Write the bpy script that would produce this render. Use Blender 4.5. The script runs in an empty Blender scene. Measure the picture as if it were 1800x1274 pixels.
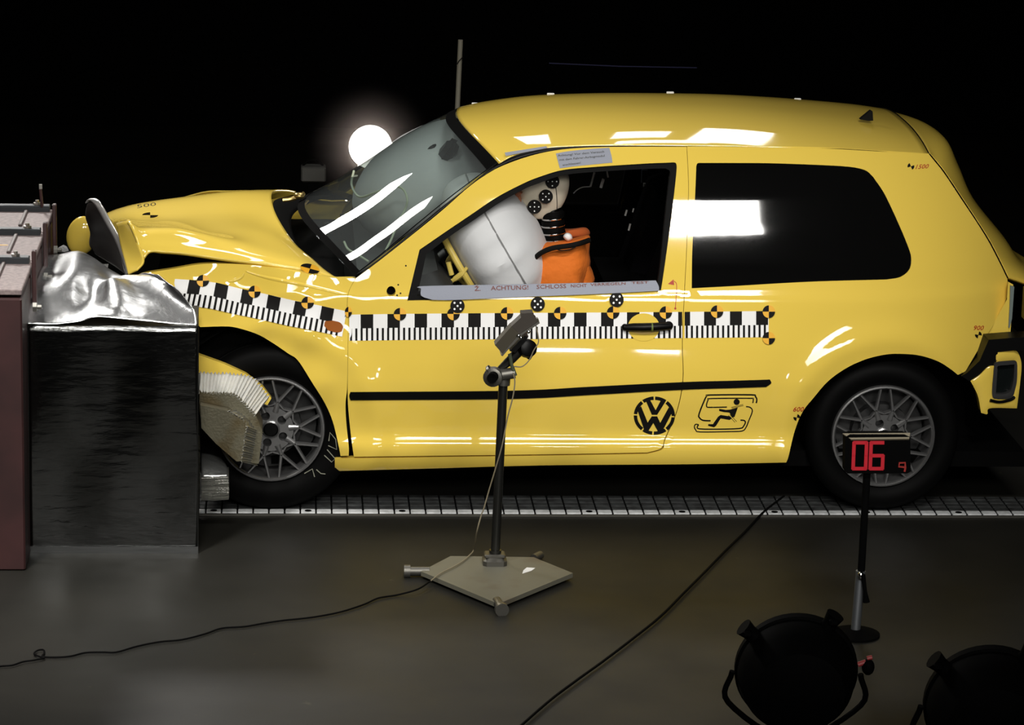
import bpy, math, random
import numpy as np
from mathutils import Vector, Matrix
from mathutils.geometry import delaunay_2d_cdt
random.seed(7)
sc = bpy.context.scene
COL = sc.collection
rad = math.radians

# ---------------------------------------------------------------- camera
F = 5600.0
TH, PSI, RHO = rad(13.5), rad(4.1), rad(1.3)
FWD = Vector((math.sin(PSI)*math.cos(TH), math.cos(PSI)*math.cos(TH), -math.sin(TH)))
R0 = Vector((math.cos(PSI), -math.sin(PSI), 0))
U0 = R0.cross(FWD)
RT = R0*math.cos(RHO) + U0*math.sin(RHO)
UP = U0*math.cos(RHO) - R0*math.sin(RHO)
CAM = Vector((0, 0, .600)) - FWD*11.95
cd = bpy.data.cameras.new('camera'); cam = bpy.data.objects.new('camera', cd); COL.objects.link(cam)
cd.sensor_fit = 'HORIZONTAL'; cd.sensor_width = 36; cd.lens = F/1800*36
cd.clip_end = 200
cam.matrix_world = Matrix(((RT.x, UP.x, -FWD.x, CAM.x), (RT.y, UP.y, -FWD.y, CAM.y), (RT.z, UP.z, -FWD.z, CAM.z), (0, 0, 0, 1)))
sc.camera = cam

# ---------------------------------------------------------------- world, lights, exposure
w = bpy.data.worlds.new('dark_hall'); sc.world = w; w.use_nodes = True
w.node_tree.nodes['Background'].inputs[0].default_value = (.010, .012, .012, 1)
w.node_tree.nodes['Background'].inputs[1].default_value = .25
vs = sc.view_settings
vs.view_transform = 'Standard'; vs.look = 'None'; vs.gamma = 1; vs.use_curve_mapping = False
vs.exposure = -3.93
def area(name, loc, target, size, power, col=(1, .97, .92), sy=None, spread=180, shape=None):
    l = bpy.data.lights.new(name, 'AREA'); l.energy = power; l.color = col; l.size = size
    if sy: l.shape = 'RECTANGLE'; l.size_y = sy
    if shape: l.shape = shape
    l.spread = rad(spread)
    o = bpy.data.objects.new(name, l); COL.objects.link(o); o.location = loc
    o.rotation_euler = (Vector(target)-Vector(loc)).to_track_quat('-Z', 'Y').to_euler()
    return o
# floodlight banks hanging under the hall ceiling, on the camera's side of the car and over it, plus added fills
area('flood_bank', (1.41, -5.0, 4.72), (.9, .1, .8), .92, 165, sy=.66, spread=46)
area('flood_bank', (.52, -5.0, 4.75), (.2, .1, .8), .34, 75, sy=.6, spread=46)
area('flood_bank', (-1.45, -5.0, 4.6), (-1.1, -.2, .6), .8, 175, sy=.5, spread=56)
area('low_flood', (.60, -5.0, .84), (.3, 0, .7), .24, 6, sy=.12, spread=50)
area('low_flood', (1.08, -5.0, .86), (.6, 0, .7), .24, 6, sy=.10, spread=50)
area('ceiling_flood', (-1.3, .2, 5.4), (-1.1, .3, .9), .3, 14, sy=.5, spread=60)
area('rear_flood', (-3.3, 5.0, 4.2), (-1.5, .1, .85), .9, 160, sy=.6, spread=30)
area('ceiling_flood', (1.88, 5.8, 6.0), (1.0, .4, 1.2), .55, 45, sy=1.5, spread=60)
area('ceiling_flood', (1.22, 5.9, 6.0), (.6, .4, 1.2), .42, 15, sy=.6, spread=60)
area('ceiling_flood', (1.30, 4.9, 6.0), (.6, .4, 1.2), .62, 9, sy=.22, spread=60)
area('ceiling_flood', (-.05, 6.2, 6.0), (.2, .4, 1.2), .7, 28, sy=.8, spread=60)
area('ceiling_flood', (-4.15, 3.2, 6.0), (-.4, .4, 1.0), .42, 130, sy=1.4, spread=60)
area('floor_fill', (-2.6, -3.2, 5.5), (-1.75, -1.2, 0), .5, 330, sy=.5, spread=36)  # added lamp, only there to brighten the floor at the left
area('fill_light', (.3, -9.4, 4.3), (.2, 0, .75), 4.4, 330, sy=1.2, spread=40)  # added frontal fill, lifts the car's side against its roof
area('ceiling_flood', (.55, 1.9, 6.0), (-1.0, .3, .9), 1.7, 110, sy=.9, spread=40)

# ---------------------------------------------------------------- pixel <-> place
def ray(px, py):
    return FWD + RT*((px-900)/F) + UP*((637-py)/F)
def P(px, py, Y):
    d = ray(px, py); t = (Y-CAM.y)/d.y
    return CAM + d*t
def PF(px, py, z=0.0):
    d = ray(px, py); t = (z-CAM.z)/d.z
    return CAM + d*t
def proj(v):
    d = Vector(v)-CAM; z = d.dot(FWD)
    return 900+F*d.dot(RT)/z, 637-F*d.dot(UP)/z

# ---------------------------------------------------------------- body side surface  y = S(x, z)
YC = .8675
_pz = [0, .08, .12, .165, .19, .215, .235, .262, .278, .292, .31, .34, .45, .52, .58, .65, .72, .78, .82, .848, .858, .89, .95, 1.0, 1.1, 1.2, 1.3, 1.36, 1.40, 1.45, 1.6]
_py = [.17, .13, .09, .044, .026, .014, .008, .004, .006, .014, .022, .022, .006, .001, .005, .014, .025, .035, .042, .0485, .057, .069, .089, .109, .149, .193, .240, .272, .30, .35, .56]
_zz = np.arange(0, 1.6, .002)
_yy = np.interp(_zz, _pz, _py)
def _smooth(a, s):
    k = np.arange(-int(3*s), int(3*s)+1); g = np.exp(-.5*(k/s)**2); g /= g.sum()
    return np.convolve(np.pad(a, len(k)//2, mode='edge'), g, 'valid')
_ys = .6*_smooth(_yy, 3.) + .4*_smooth(_yy, 9.)
def prof(z):
    f = min(max(z, 0), 1.59)/.002; i = min(int(f), len(_ys)-2); f -= i
    return float(_ys[i]*(1-f)+_ys[i+1]*f)
RWC = P(1552.7, 767, .03); FWC = P(476, 755, .03)
def S(x, z):
    y = prof(z)
    if x > 1.2: y += .16*((x-1.2)/.65)**2.6
    if x < -.6: y += .10*((-.6-x)/1.0)**2
    for c, r, a in ((RWC, .385, .016), (FWC, .40, .014)):
        d = math.hypot(x-c.x, z-c.z)
        if z > .12: y -= a*math.exp(-((d-r)/.055)**2)
    if x < -.5:   # crash damage in the front wing
        k = min(1, (-.5-x)/.3)
        y += k*.007*(math.sin(x*19+z*9)+.7*math.sin(x*31-z*23+1)+.5*math.sin(x*11+z*37))
    # very slight waviness of a pushed door
    y += .0015*math.sin(x*5.3+.8)*math.exp(-((z-.55)/.25)**2)
    return y
def PS(px, py, off=0.0):
    d = ray(px, py); Y = .05
    for _ in range(9):
        t = (Y-CAM.y)/d.y; p = CAM + d*t; Y = S(p.x, p.z)+off
    return p
def SN(p):
    e = .003
    n = Vector(((S(p.x+e, p.z)-S(p.x-e, p.z))/(2*e), -1, (S(p.x, p.z+e)-S(p.x, p.z-e))/(2*e)))
    return n.normalized()

# ---------------------------------------------------------------- materials
def mat(name, col, rough=.5, metal=0., coat=0., spec=.5, emit=None, es=0., bump=None, var=None, trans=None):
    m = bpy.data.materials.new(name); m.use_nodes = True
    nt = m.node_tree; b = nt.nodes['Principled BSDF']
    b.inputs['Base Color'].default_value = (*col, 1); b.inputs['Roughness'].default_value = rough
    b.inputs['Metallic'].default_value = metal; b.inputs['Coat Weight'].default_value = coat
    b.inputs['Coat Roughness'].default_value = .04
    b.inputs['Specular IOR Level'].default_value = spec
    if emit: b.inputs['Emission Color'].default_value = (*emit, 1); b.inputs['Emission Strength'].default_value = es
    if var or bump:
        tc = nt.nodes.new('ShaderNodeTexCoord')
    if var:      # (scale, second colour, low, high, detail)
        n = nt.nodes.new('ShaderNodeTexNoise'); n.inputs['Scale'].default_value = var[0]; n.inputs['Detail'].default_value = var[4] if len(var) > 4 else 6
        r = nt.nodes.new('ShaderNodeValToRGB'); r.color_ramp.elements[0].position = var[2]; r.color_ramp.elements[1].position = var[3]
        r.color_ramp.elements[0].color = (*col, 1); r.color_ramp.elements[1].color = (*var[1], 1)
        nt.links.new(tc.outputs['Object'], n.inputs['Vector']); nt.links.new(n.outputs['Fac'], r.inputs['Fac'])
        nt.links.new(r.outputs['Color'], b.inputs['Base Color'])
    if bump:     # (scale, strength, distance, stretch)
        n = nt.nodes.new('ShaderNodeTexNoise'); n.inputs['Scale'].default_value = bump[0]; n.inputs['Detail'].default_value = 4
        bn = nt.nodes.new('ShaderNodeBump'); bn.inputs['Strength'].default_value = bump[1]; bn.inputs['Distance'].default_value = bump[2]
        if len(bump) > 3:
            mp = nt.nodes.new('ShaderNodeMapping'); mp.inputs['Scale'].default_value = bump[3]
            nt.links.new(tc.outputs['Object'], mp.inputs['Vector']); nt.links.new(mp.outputs['Vector'], n.inputs['Vector'])
        else: nt.links.new(tc.outputs['Object'], n.inputs['Vector'])
        nt.links.new(n.outputs['Fac'], bn.inputs['Height']); nt.links.new(bn.outputs['Normal'], b.inputs['Normal'])
    return m
def glass(name, tint, refl=.12, rough=.0, haze=None):
    m = bpy.data.materials.new(name); m.use_nodes = True; nt = m.node_tree; nt.nodes.clear()
    o = nt.nodes.new('ShaderNodeOutputMaterial'); mx = nt.nodes.new('ShaderNodeMixShader')
    t = nt.nodes.new('ShaderNodeBsdfTransparent'); t.inputs[0].default_value = (*tint, 1)
    g = nt.nodes.new('ShaderNodeBsdfGlossy'); g.inputs['Roughness'].default_value = rough
    f = nt.nodes.new('ShaderNodeLayerWeight'); f.inputs[0].default_value = .5
    pw = nt.nodes.new('ShaderNodeMath'); pw.operation = 'POWER'; pw.inputs[1].default_value = 5
    nt.links.new(f.outputs['Facing'], pw.inputs[0])
    mt = nt.nodes.new('ShaderNodeMath'); mt.operation = 'ADD'; mt.inputs[1].default_value = refl*.5
    nt.links.new(pw.outputs[0], mt.inputs[0]); nt.links.new(mt.outputs[0], mx.inputs[0])
    src = t.outputs[0]
    if haze:
        mh = nt.nodes.new('ShaderNodeMixShader'); mh.inputs[0].default_value = haze
        df = nt.nodes.new('ShaderNodeBsdfDiffuse'); df.inputs[0].default_value = (.5, .55, .55, 1)
        nt.links.new(t.outputs[0], mh.inputs[1]); nt.links.new(df.outputs[0], mh.inputs[2]); src = mh.outputs[0]
    nt.links.new(src, mx.inputs[1]); nt.links.new(g.outputs[0], mx.inputs[2]); nt.links.new(mx.outputs[0], o.inputs[0])
    return m
YEL = mat('yellow_paint', (.80, .575, .088), .6, coat=1., spec=.04)
BLK = mat('black_rubber', (.0015, .0015, .0015), .6, spec=.08)
TRIM = mat('black_trim', (.002, .002, .002), .4, spec=.14)
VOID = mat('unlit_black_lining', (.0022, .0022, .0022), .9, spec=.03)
SEATM = mat('black_seat_cloth', (.003, .003, .0035), .9, spec=.03)
TYRE = mat('tyre_rubber', (.0018, .0018, .0018), .6, spec=.06)
ALLOY = mat('alloy_silver', (.30, .30, .30), .27, metal=.85)
CHROME = mat('polished_metal', (.75, .75, .74), .12, metal=1.)
STEEL = mat('dull_steel', (.13, .125, .11), .42, metal=.8, bump=(60, .2, .002))
FOIL = mat('aluminium_foil', (.72, .73, .74), .27, metal=1., bump=(7, .6, .012))
SHEET = mat('aluminium_sheet', (.30, .31, .31), .26, metal=1., bump=(14, .12, .01, (.3, 1, 3)))
COMB = mat('crushed_honeycomb', (.50, .50, .46), .38, metal=.85, bump=(70, .8, .006, (3, 3, .4)))
COMBD = mat('honeycomb_glue_face', (.13, .12, .08), .5, metal=.45, var=(9, (.09, .065, .025), .45, .7), bump=(110, .5, .004))
WHITE = mat('white_tape', (.86, .86, .85), .55)
BLACKP = mat('black_print', (.005, .0045, .004), .6, spec=.12)
YELT = mat('target_yellow', (.82, .42, .010), .5)
TAPE = mat('grey_cloth_tape', (.26, .28, .34), .6, bump=(150, .3, .002))
REDINK = mat('red_marker_ink', (.42, .03, .01), .6)
BRINK = mat('brown_marker_ink', (.16, .03, .015), .6)
DKINK = mat('dark_marker_ink', (.05, .05, .045), .6)
AMBER = mat('amber_lens', (.30, .085, .012), .6, spec=.1)

# ---------------------------------------------------------------- object helpers
def link(o, parent=None):
    COL.objects.link(o)
    if parent: o.parent = parent
    return o
def thing(name, loc, label, cat, group=None, kind=None):
    o = bpy.data.objects.new(name, None); COL.objects.link(o); o.location = loc
    o.empty_display_size = .1
    return tag(o, label, cat, group, kind)
def tag(o, label=None, cat=None, group=None, kind=None):
    if label: o['label'] = label
    if cat: o['category'] = cat
    if group: o['group'] = group
    if kind: o['kind'] = kind
    return o
def world_parent(o, parent):
    o.parent = parent
    if parent and parent.type == 'EMPTY': o.matrix_parent_inverse = Matrix.Translation(-parent.location)
def make(name, verts, faces, mats, parent=None, midx=None, smooth=True, normals=None, autosharp=None):
    me = bpy.data.meshes.new(name); me.from_pydata([tuple(v) for v in verts], [], faces)
    if not isinstance(mats, (list, tuple)): mats = [mats]
    for m in mats: me.materials.append(m)
    if midx: me.polygons.foreach_set('material_index', midx)
    me.polygons.foreach_set('use_smooth', [smooth]*len(me.polygons))
    if autosharp and smooth:
        me.set_sharp_from_angle(angle=rad(autosharp))
    me.update()
    if normals: me.normals_split_custom_set_from_vertices(normals)
    o = bpy.data.objects.new(name, me); COL.objects.link(o)
    if parent: world_parent(o, parent)
    return o
def cr(pts, n=6, closed=False):
    """Catmull-Rom through points (any dimension)."""
    pts = [Vector(p) for p in pts]; out = []
    N = len(pts)
    if N < 3 and not closed:
        return [pts[0].lerp(pts[-1], i/n) for i in range(n+1)]
    rng = range(N if closed else N-1)
    for i in rng:
        p1, p2 = pts[i], pts[(i+1) % N]
        p0 = pts[i-1] if (i > 0 or closed) else p1*2-p2
        p3 = pts[(i+2) % N] if (i+2 < N or closed) else p2*2-p1
        for k in range(n):
            t = k/n
            out.append(.5*((2*p1)+(p2-p0)*t+(2*p0-5*p1+4*p2-p3)*t*t+(3*p1-p0-3*p2+p3)*t*t*t))
    if not closed: out.append(pts[-1])
    return out
def outline(*segs, gap=6.0):
    """join open smooth segments (each a list of 2D points) into one closed outline, corners at joints; resample"""
    pts = []
    for s in segs:
        c = cr([Vector(p) for p in s], 8) if len(s) > 2 else [Vector(p) for p in s]
        for q in c:
            if not pts or (q-pts[-1]).length > .4: pts.append(q)
    if (pts[0]-pts[-1]).length < .4: pts.pop()
    out = []
    for i, a in enumerate(pts):
        b = pts[(i+1) % len(pts)]; L = (b-a).length; k = max(1, int(round(L/gap)))
        for j in range(k): out.append(a.lerp(b, j/k))
    # drop very dense points
    res = [out[0]]
    for q in out[1:]:
        if (q-res[-1]).length > min(1.2, gap*.35): res.append(q)
    return res
def inside(poly, xs, ys):
    r = np.zeros(xs.shape, bool); n = len(poly)
    for i in range(n):
        x1, y1 = poly[i]; x2, y2 = poly[(i+1) % n]
        if y1 == y2: continue
        c = ((y1 > ys) != (y2 > ys)) & (xs < (x2-x1)*(ys-y1)/(y2-y1)+x1)
        r ^= c
    return r
def cdt(polys, step, ring=None):
    """polys: first outer then holes. returns points, tris, list of loops (indices)."""
    pts = []; edges = []; loops = []
    allb = np.array([(p[0], p[1]) for pl in polys for p in pl])
    for pl in polys:
        s = len(pts); pts += [Vector((p[0], p[1])) for p in pl]
        n = len(pl); edges += [(s+i, s+(i+1) % n) for i in range(n)]; loops.append(list(range(s, s+n)))
    cand = []
    if ring:
        for pl in polys:
            n = len(pl)
            for i in range(n):
                a, b = Vector(pl[i-1]), Vector(pl[(i+1) % n]); d = b-a
                if d.length < 1e-6: continue
                nn = Vector((-d.y, d.x)).normalized()
                for sg in (1, -1): cand.append((pl[i][0]+nn.x*ring*sg, pl[i][1]+nn.y*ring*sg, ring*.93))
    x0, y0 = allb.min(0); x1, y1 = allb.max(0)
    if step:
        for i, gy in enumerate(np.arange(y0+step*.5, y1, step*.87)):
            for gx in np.arange(x0+step*(.5 if i % 2 else 0.), x1, step): cand.append((gx, gy, step*.45+(ring or 0)))
    if cand:
        c = np.array(cand); ok = np.zeros(len(c), bool)
        for pl in polys: ok ^= inside([(p[0], p[1]) for p in pl], c[:, 0], c[:, 1])
        c = c[ok]
        if len(c):
            A = allb; B = np.concatenate([np.roll(np.array([(p[0], p[1]) for p in pl]), -1, axis=0) for pl in polys])
            keep = []
            for q in c:
                ap = q[:2]-A; ab = B-A; t = np.clip((ap*ab).sum(1)/np.maximum((ab*ab).sum(1), 1e-9), 0, 1)
                dd = np.sqrt(((ap-ab*t[:, None])**2).sum(1)).min()
                if dd >= q[2]: keep.append(q)
            seen = []
            cell = {}
            for q in keep:
                k = (int(q[0]//2), int(q[1]//2))
                if k in cell: continue
                cell[k] = 1; seen.append(q)
            pts += [Vector((q[0], q[1])) for q in seen]
    r = delaunay_2d_cdt(pts, edges, [], 0, 1e-4)
    V, FA, OV = r[0], r[2], r[3]
    tri = np.array([[(V[f[0]].x+V[f[1]].x+V[f[2]].x)/3, (V[f[0]].y+V[f[1]].y+V[f[2]].y)/3] for f in FA])
    ok = np.zeros(len(tri), bool)
    for pl in polys: ok ^= inside([(p[0], p[1]) for p in pl], tri[:, 0], tri[:, 1])
    faces = []
    for f, k in zip(FA, ok):
        if not k: continue
        a, b, c_ = V[f[0]], V[f[1]], V[f[2]]
        ar = (b-a).cross(c_-a)
        if abs(ar) < 1e-7: continue
        # pixel y runs down: clockwise on paper -> faces the camera when ar<0
        faces.append(tuple(f) if ar < 0 else (f[0], f[2], f[1]))
    inv = {}
    for i, o in enumerate(OV):
        for k in o: inv[k] = i
    loops = [[inv.get(i, i) for i in lp] for lp in loops]
    return V, faces, loops
def panel(name, outer, holes=(), m=None, parent=None, thick=.02, off=0., step=10, ring=4., bev=.004, analytic=True, surf=None, mirror=False, inset_dir=None):
    polys = [outer]+list(holes)
    V, faces, loops = cdt(polys, step, ring)
    sf = surf or (lambda a, b: PS(a, b, off))
    base = [sf(v.x, v.y) for v in V]
    nor = [SN(p) for p in base] if analytic else None
    bset = set(i for lp in loops for i in lp)
    verts = []
    for i, p in enumerate(base):
        q = p.copy()
        if i in bset and bev: q = q + Vector((0, bev, 0))
        verts.append(q)
    N = len(verts); nn = list(nor) if nor else None
    if nn:
        for i in bset: nn[i] = nn[i]
    fl = list(faces)
    if thick:
        for li, lp in enumerate(loops):
            s = len(verts); n = len(lp)
            for i in lp: verts.append(verts[i].copy())
            for i in lp: verts.append(verts[i]+Vector((0, thick, 0)))
            if nn: nn += [Vector((0, 0, 0))]*(2*n)
            area2 = sum(V[lp[i]].x*V[lp[(i+1) % n]].y-V[lp[(i+1) % n]].x*V[lp[i]].y for i in range(n))
            flip = (area2 > 0) ^ (li > 0)
            for i in range(n):
                j = (i+1) % n; f = (s+i, s+j, s+n+j, s+n+i)
                fl.append(f[::-1] if flip else f)
    o = make(name, verts, fl, m, parent, normals=[tuple(a) for a in nn] if nn else None)
    if mirror: mirrored(o, parent)
    return o
def mirrored(o, parent):
    c = o.copy(); COL.objects.link(c)
    world_parent(c, parent)
    M = Matrix.Translation((0, 2*YC, 0)) @ Matrix.Scale(-1, 4, (0, 1, 0)) @ (o.matrix_basis)
    c.matrix_basis = M
    return c
def decal(name, items, parent, off=.0012, step=12, surf=None, smooth=True):
    """items: list of (outer, holes, material, extra offset)"""
    vv, ff, mi, nn, mats = [], [], [], [], []
    for it in items:
        outer, holes, m = it[0], it[1], it[2]; ex = it[3] if len(it) > 3 else 0.
        if m not in mats: mats.append(m)
        k = mats.index(m)
        V, faces, _ = cdt([outer]+list(holes), step)
        s = len(vv)
        for v in V:
            if surf: p = surf(v.x, v.y); n = Vector((0, -1, 0)) ; p = p + (CAM-p).normalized()*(off+ex)
            else: p = PS(v.x, v.y); n = SN(p); p = p+n*(off+ex)
            vv.append(p); nn.append(tuple(n))
        ff += [tuple(s+i for i in f) for f in faces]; mi += [k]*len(faces)
    return make(name, vv, ff, mats, parent, midx=mi, smooth=smooth, normals=nn if not surf else None)
def circ(cx, cy, rx, ry=None, n=28, a0=0, a1=360):
    ry = ry or rx
    full = abs(a1-a0) >= 360
    m_ = n if full else n+1
    return [Vector((cx+rx*math.cos(rad(a0+(a1-a0)*i/n)), cy+ry*math.sin(rad(a0+(a1-a0)*i/n)))) for i in range(m_)]
def sector(cx, cy, r, a0, n=8):
    return [Vector((cx, cy))]+[Vector((cx+r*math.cos(rad(a0+90*i/n)), cy+r*math.sin(rad(a0+90*i/n)))) for i in range(n+1)]
def stroke(pts, w0, closed=False, smooth=0):
    pts = [Vector(p) for p in pts]
    if smooth: pts = cr(pts, smooth)
    L, Rr = [], []
    for i, p in enumerate(pts):
        a = pts[max(i-1, 0)]; b = pts[min(i+1, len(pts)-1)]; d = (b-a)
        if d.length < 1e-9: continue
        n = Vector((-d.y, d.x)).normalized()*w0/2
        L.append(p+n); Rr.append(p-n)
    return L+Rr[::-1]

class MB:
    def __init__(s): s.v, s.f, s.m = [], [], []
    def add(s, vs_, fs, k=0):
        b = len(s.v); s.v += [Vector(v) for v in vs_]; s.f += [tuple(b+i for i in f) for f in fs]; s.m += [k]*len(fs); return s
    def box(s, c, size, rot=None, k=0, taper=1., bev=0.):
        hx, hy, hz = [q/2 for q in size]; R = rot or Matrix.Identity(3); c = Vector(c)
        b = min(bev, hx*.9, hy*.9, hz*.9)
        if b <= 0:
            vs_ = []
            for z in (-1, 1):
                t = taper if z > 0 else 1
                for x, y in ((-1, -1), (1, -1), (1, 1), (-1, 1)): vs_.append(c+R @ Vector((x*hx*t, y*hy*t, z*hz)))
            return s.add(vs_, [(3, 2, 1, 0), (4, 5, 6, 7), (0, 1, 5, 4), (1, 2, 6, 5), (2, 3, 7, 6), (3, 0, 4, 7)], k)
        vs_ = []
        def rg(hx, hy, z):
            r = []
            for x, y in ((-1, -1), (1, -1), (1, 1), (-1, 1)):
                if (x, y) in ((-1, -1), (1, 1)): r += [(x*hx, y*(hy-b), z), (x*(hx-b), y*hy, z)]
                else: r += [(x*(hx-b), y*hy, z), (x*hx, y*(hy-b), z)]
            return r
        L = [rg(hx-b, hy-b, -hz), rg(hx, hy, -hz+b), rg(hx*taper, hy*taper, hz-b), rg((hx-b)*taper, (hy-b)*taper, hz)]
        for r in L: vs_ += [c+R @ Vector(q) for q in r]
        fs = [tuple(range(7, -1, -1)), tuple(range(24, 32))]
        for l in range(3):
            for i in range(8): j = (i+1) % 8; fs.append((l*8+i, l*8+j, l*8+8+j, l*8+8+i))
        return s.add(vs_, fs, k)
    def tube(s, pts, r, n=10, k=0, cap=True, closed=False):
        pts = [Vector(p) for p in pts]; N = len(pts); rs = r if isinstance(r, (list, tuple)) else [r]*N
        up = Vector((0, 0, 1)); vs_ = []; prev = None
        for i, p in enumerate(pts):
            if closed: d = pts[(i+1) % N]-pts[i-1]
            else: d = pts[min(i+1, N-1)]-pts[max(i-1, 0)]
            d.normalize()
            if prev is None:
                a = d.cross(up)
                if a.length < .05: a = d.cross(Vector((1, 0, 0)))
            else: a = prev - d*prev.dot(d)
            a.normalize(); prev = a; b = d.cross(a)
            for j in range(n):
                t = 2*math.pi*j/n; vs_.append(p+(a*math.cos(t)+b*math.sin(t))*rs[i])
        fs = []
        for i in range(N if closed else N-1):
            i2 = (i+1) % N
            for j in range(n):
                j2 = (j+1) % n; fs.append((i*n+j, i*n+j2, i2*n+j2, i2*n+j))
        if cap and not closed: fs += [tuple(range(n-1, -1, -1)), tuple((N-1)*n+j for j in range(n))]
        return s.add(vs_, fs, k)
    def lathe(s, profile, c, axis=(0, 0, 1), n=32, k=0, closed=False):
        """profile: (radius, height along axis)"""
        ax = Vector(axis).normalized(); a = ax.orthogonal().normalized(); b = ax.cross(a); c = Vector(c); vs_ = []
        for r, h in profile:
            for j in range(n):
                t = 2*math.pi*j/n; vs_.append(c+ax*h+(a*math.cos(t)+b*math.sin(t))*r)
        fs = []; M = len(profile)
        for i in range(M if closed else M-1):
            i2 = (i+1) % M
            for j in range(n):
                j2 = (j+1) % n; fs.append((i*n+j, i*n+j2, i2*n+j2, i2*n+j))
        if not closed: fs += [tuple(range(n-1, -1, -1)), tuple((M-1)*n+j for j in range(n))]
        return s.add(vs_, fs, k)
    def ell(s, c, r, rot=None, n=24, k=0, fn=None):
        R = rot or Matrix.Identity(3); vs_ = []; m_ = n//2
        for i in range(m_+1):
            ph = math.pi*i/m_
            for j in range(n):
                t = 2*math.pi*j/n; q = Vector((math.sin(ph)*math.cos(t), math.sin(ph)*math.sin(t), math.cos(ph)))
                if fn: q = fn(q)
                vs_.append(Vector(c)+R @ Vector((q.x*r[0], q.y*r[1], q.z*r[2])))
        fs = []
        for i in range(m_):
            for j in range(n): j2 = (j+1) % n; fs.append((i*n+j, (i+1)*n+j, (i+1)*n+j2, i*n+j2))
        return s.add(vs_, fs, k)
    def prism(s, poly, depth, k=0):
        """poly: list of 3D points (planar), extruded by the vector depth"""
        n = len(poly); d = Vector(depth); vs_ = [Vector(p) for p in poly]+[Vector(p)+d for p in poly]
        fs = [tuple(range(n)), tuple(range(2*n-1, n-1, -1))]+[(i, n+i, n+(i+1) % n, (i+1) % n) for i in range(n)]
        return s.add(vs_, fs, k)
    def build(s, name, mats, parent=None, smooth=True, sharp=35, group=None):
        o = make(name, s.v, s.f, mats, parent, midx=s.m, smooth=smooth, autosharp=sharp)
        return o
def fixnormals(o):
    import bmesh
    bm = bmesh.new(); bm.from_mesh(o.data); bmesh.ops.recalc_face_normals(bm, faces=bm.faces); bm.to_mesh(o.data); bm.free(); return o
def solid(o, t, off=-1):
    md = o.modifiers.new('thickness', 'SOLIDIFY'); md.thickness = t; md.offset = off; return o
def patch(name, rows, m, parent, n=6, thick=.003, toward=None):
    """bicubic Catmull-Rom sheet through a net of 3D points"""
    R1 = [cr(r, n) for r in rows]; C = list(zip(*R1)); C2 = [cr(list(c), n) for c in C]
    nv = len(C2[0]); nu = len(C2); verts = [C2[u][v] for v in range(nv) for u in range(nu)]
    faces = [(v*nu+u, v*nu+u+1, (v+1)*nu+u+1, (v+1)*nu+u) for v in range(nv-1) for u in range(nu-1)]
    f = faces[len(faces)//2]; a, b, c = verts[f[0]], verts[f[1]], verts[f[3]]
    nrm = (b-a).cross(c-a)
    if nrm.dot((toward or CAM)-a) < 0: faces = [q[::-1] for q in faces]
    o = make(name, verts, faces, m, parent)
    if thick: solid(o, thick)
    return o
def section(E, C, p=2.4, n=20, q=2.0, Fa=None):
    """cross-car curve from near edge E over centre C to the mirrored far edge"""
    out = []
    Fr = Fa or Vector((E.x, 2*YC-E.y, E.z))
    for i in range(n+1):
        t = -1+2*i/n; X = E if t < 0 else Fr; a = abs(t)
        # denser towards the edges
        s_ = math.sin(a*math.pi/2)
        out.append(Vector((C.x+(X.x-C.x)*s_**q, C.y+(X.y-C.y)*s_, C.z+(X.z-C.z)*s_**p)))
    return out
def solve_z(E, cx, sil, p, q=2.0):
    """height of the centre line so that the outline reaches the row sil(px)"""
    lo, hi = E.z-.1, E.z+.6
    for _ in range(30):
        z = (lo+hi)/2; best = 1e9
        for v in section(E, Vector((cx, YC, z)), p, 24, q):
            a, b = proj(v); best = min(best, b-sil(a))
        if best > 0: lo = z
        else: hi = z
    return z
def sheet(name, secs, m, parent, thick=.003, n=4):
    C = list(zip(*secs)); C2 = [cr(list(c), n) for c in C]; nv = len(C2[0]); nu = len(C2)
    verts = [C2[u][v] for v in range(nv) for u in range(nu)]
    faces = [(v*nu+u, v*nu+u+1, (v+1)*nu+u+1, (v+1)*nu+u) for v in range(nv-1) for u in range(nu-1)]
    f = faces[len(faces)//2]; a, b, c = verts[f[0]], verts[f[1]], verts[f[3]]
    if (b-a).cross(c-a).z < 0: faces = [q[::-1] for q in faces]
    o = make(name, verts, faces, m, parent)
    if thick: solid(o, thick)
    return o
def text_decal(name, txt, pos, height, m, parent, angle=0., off=.002, surf=None, width=None, shear=0., bold=0.):
    """lettering laid onto the body: pos = pixel of the first letter's base, height in pixels"""
    cu = bpy.data.curves.new(name, 'FONT'); cu.body = txt; cu.size = 1; cu.shear = shear; cu.offset = bold; cu.resolution_u = 2
    o = bpy.data.objects.new(name, cu); COL.objects.link(o)
    bpy.context.view_layer.update()
    me = bpy.data.meshes.new_from_object(o.evaluated_get(bpy.context.evaluated_depsgraph_get()))
    bpy.data.objects.remove(o)
    if not len(me.vertices): return None
    xs = [v.co.x for v in me.vertices]; k = height/.70; kx = (width/(max(xs)-min(xs))) if width else k
    ca, sa = math.cos(rad(angle)), math.sin(rad(angle)); f = surf or (lambda a, b: PS(a, b))
    vs_ = []
    for v in me.vertices:
        a, b = v.co.x*kx, -v.co.y*k
        px, py = pos[0]+a*ca+b*sa, pos[1]-a*sa+b*ca
        p = f(px, py); vs_.append(p+(CAM-p).normalized()*off)
    fs = [tuple(p.vertices) for p in me.polygons]
    return make(name, vs_, fs, m, parent, smooth=False)

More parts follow.
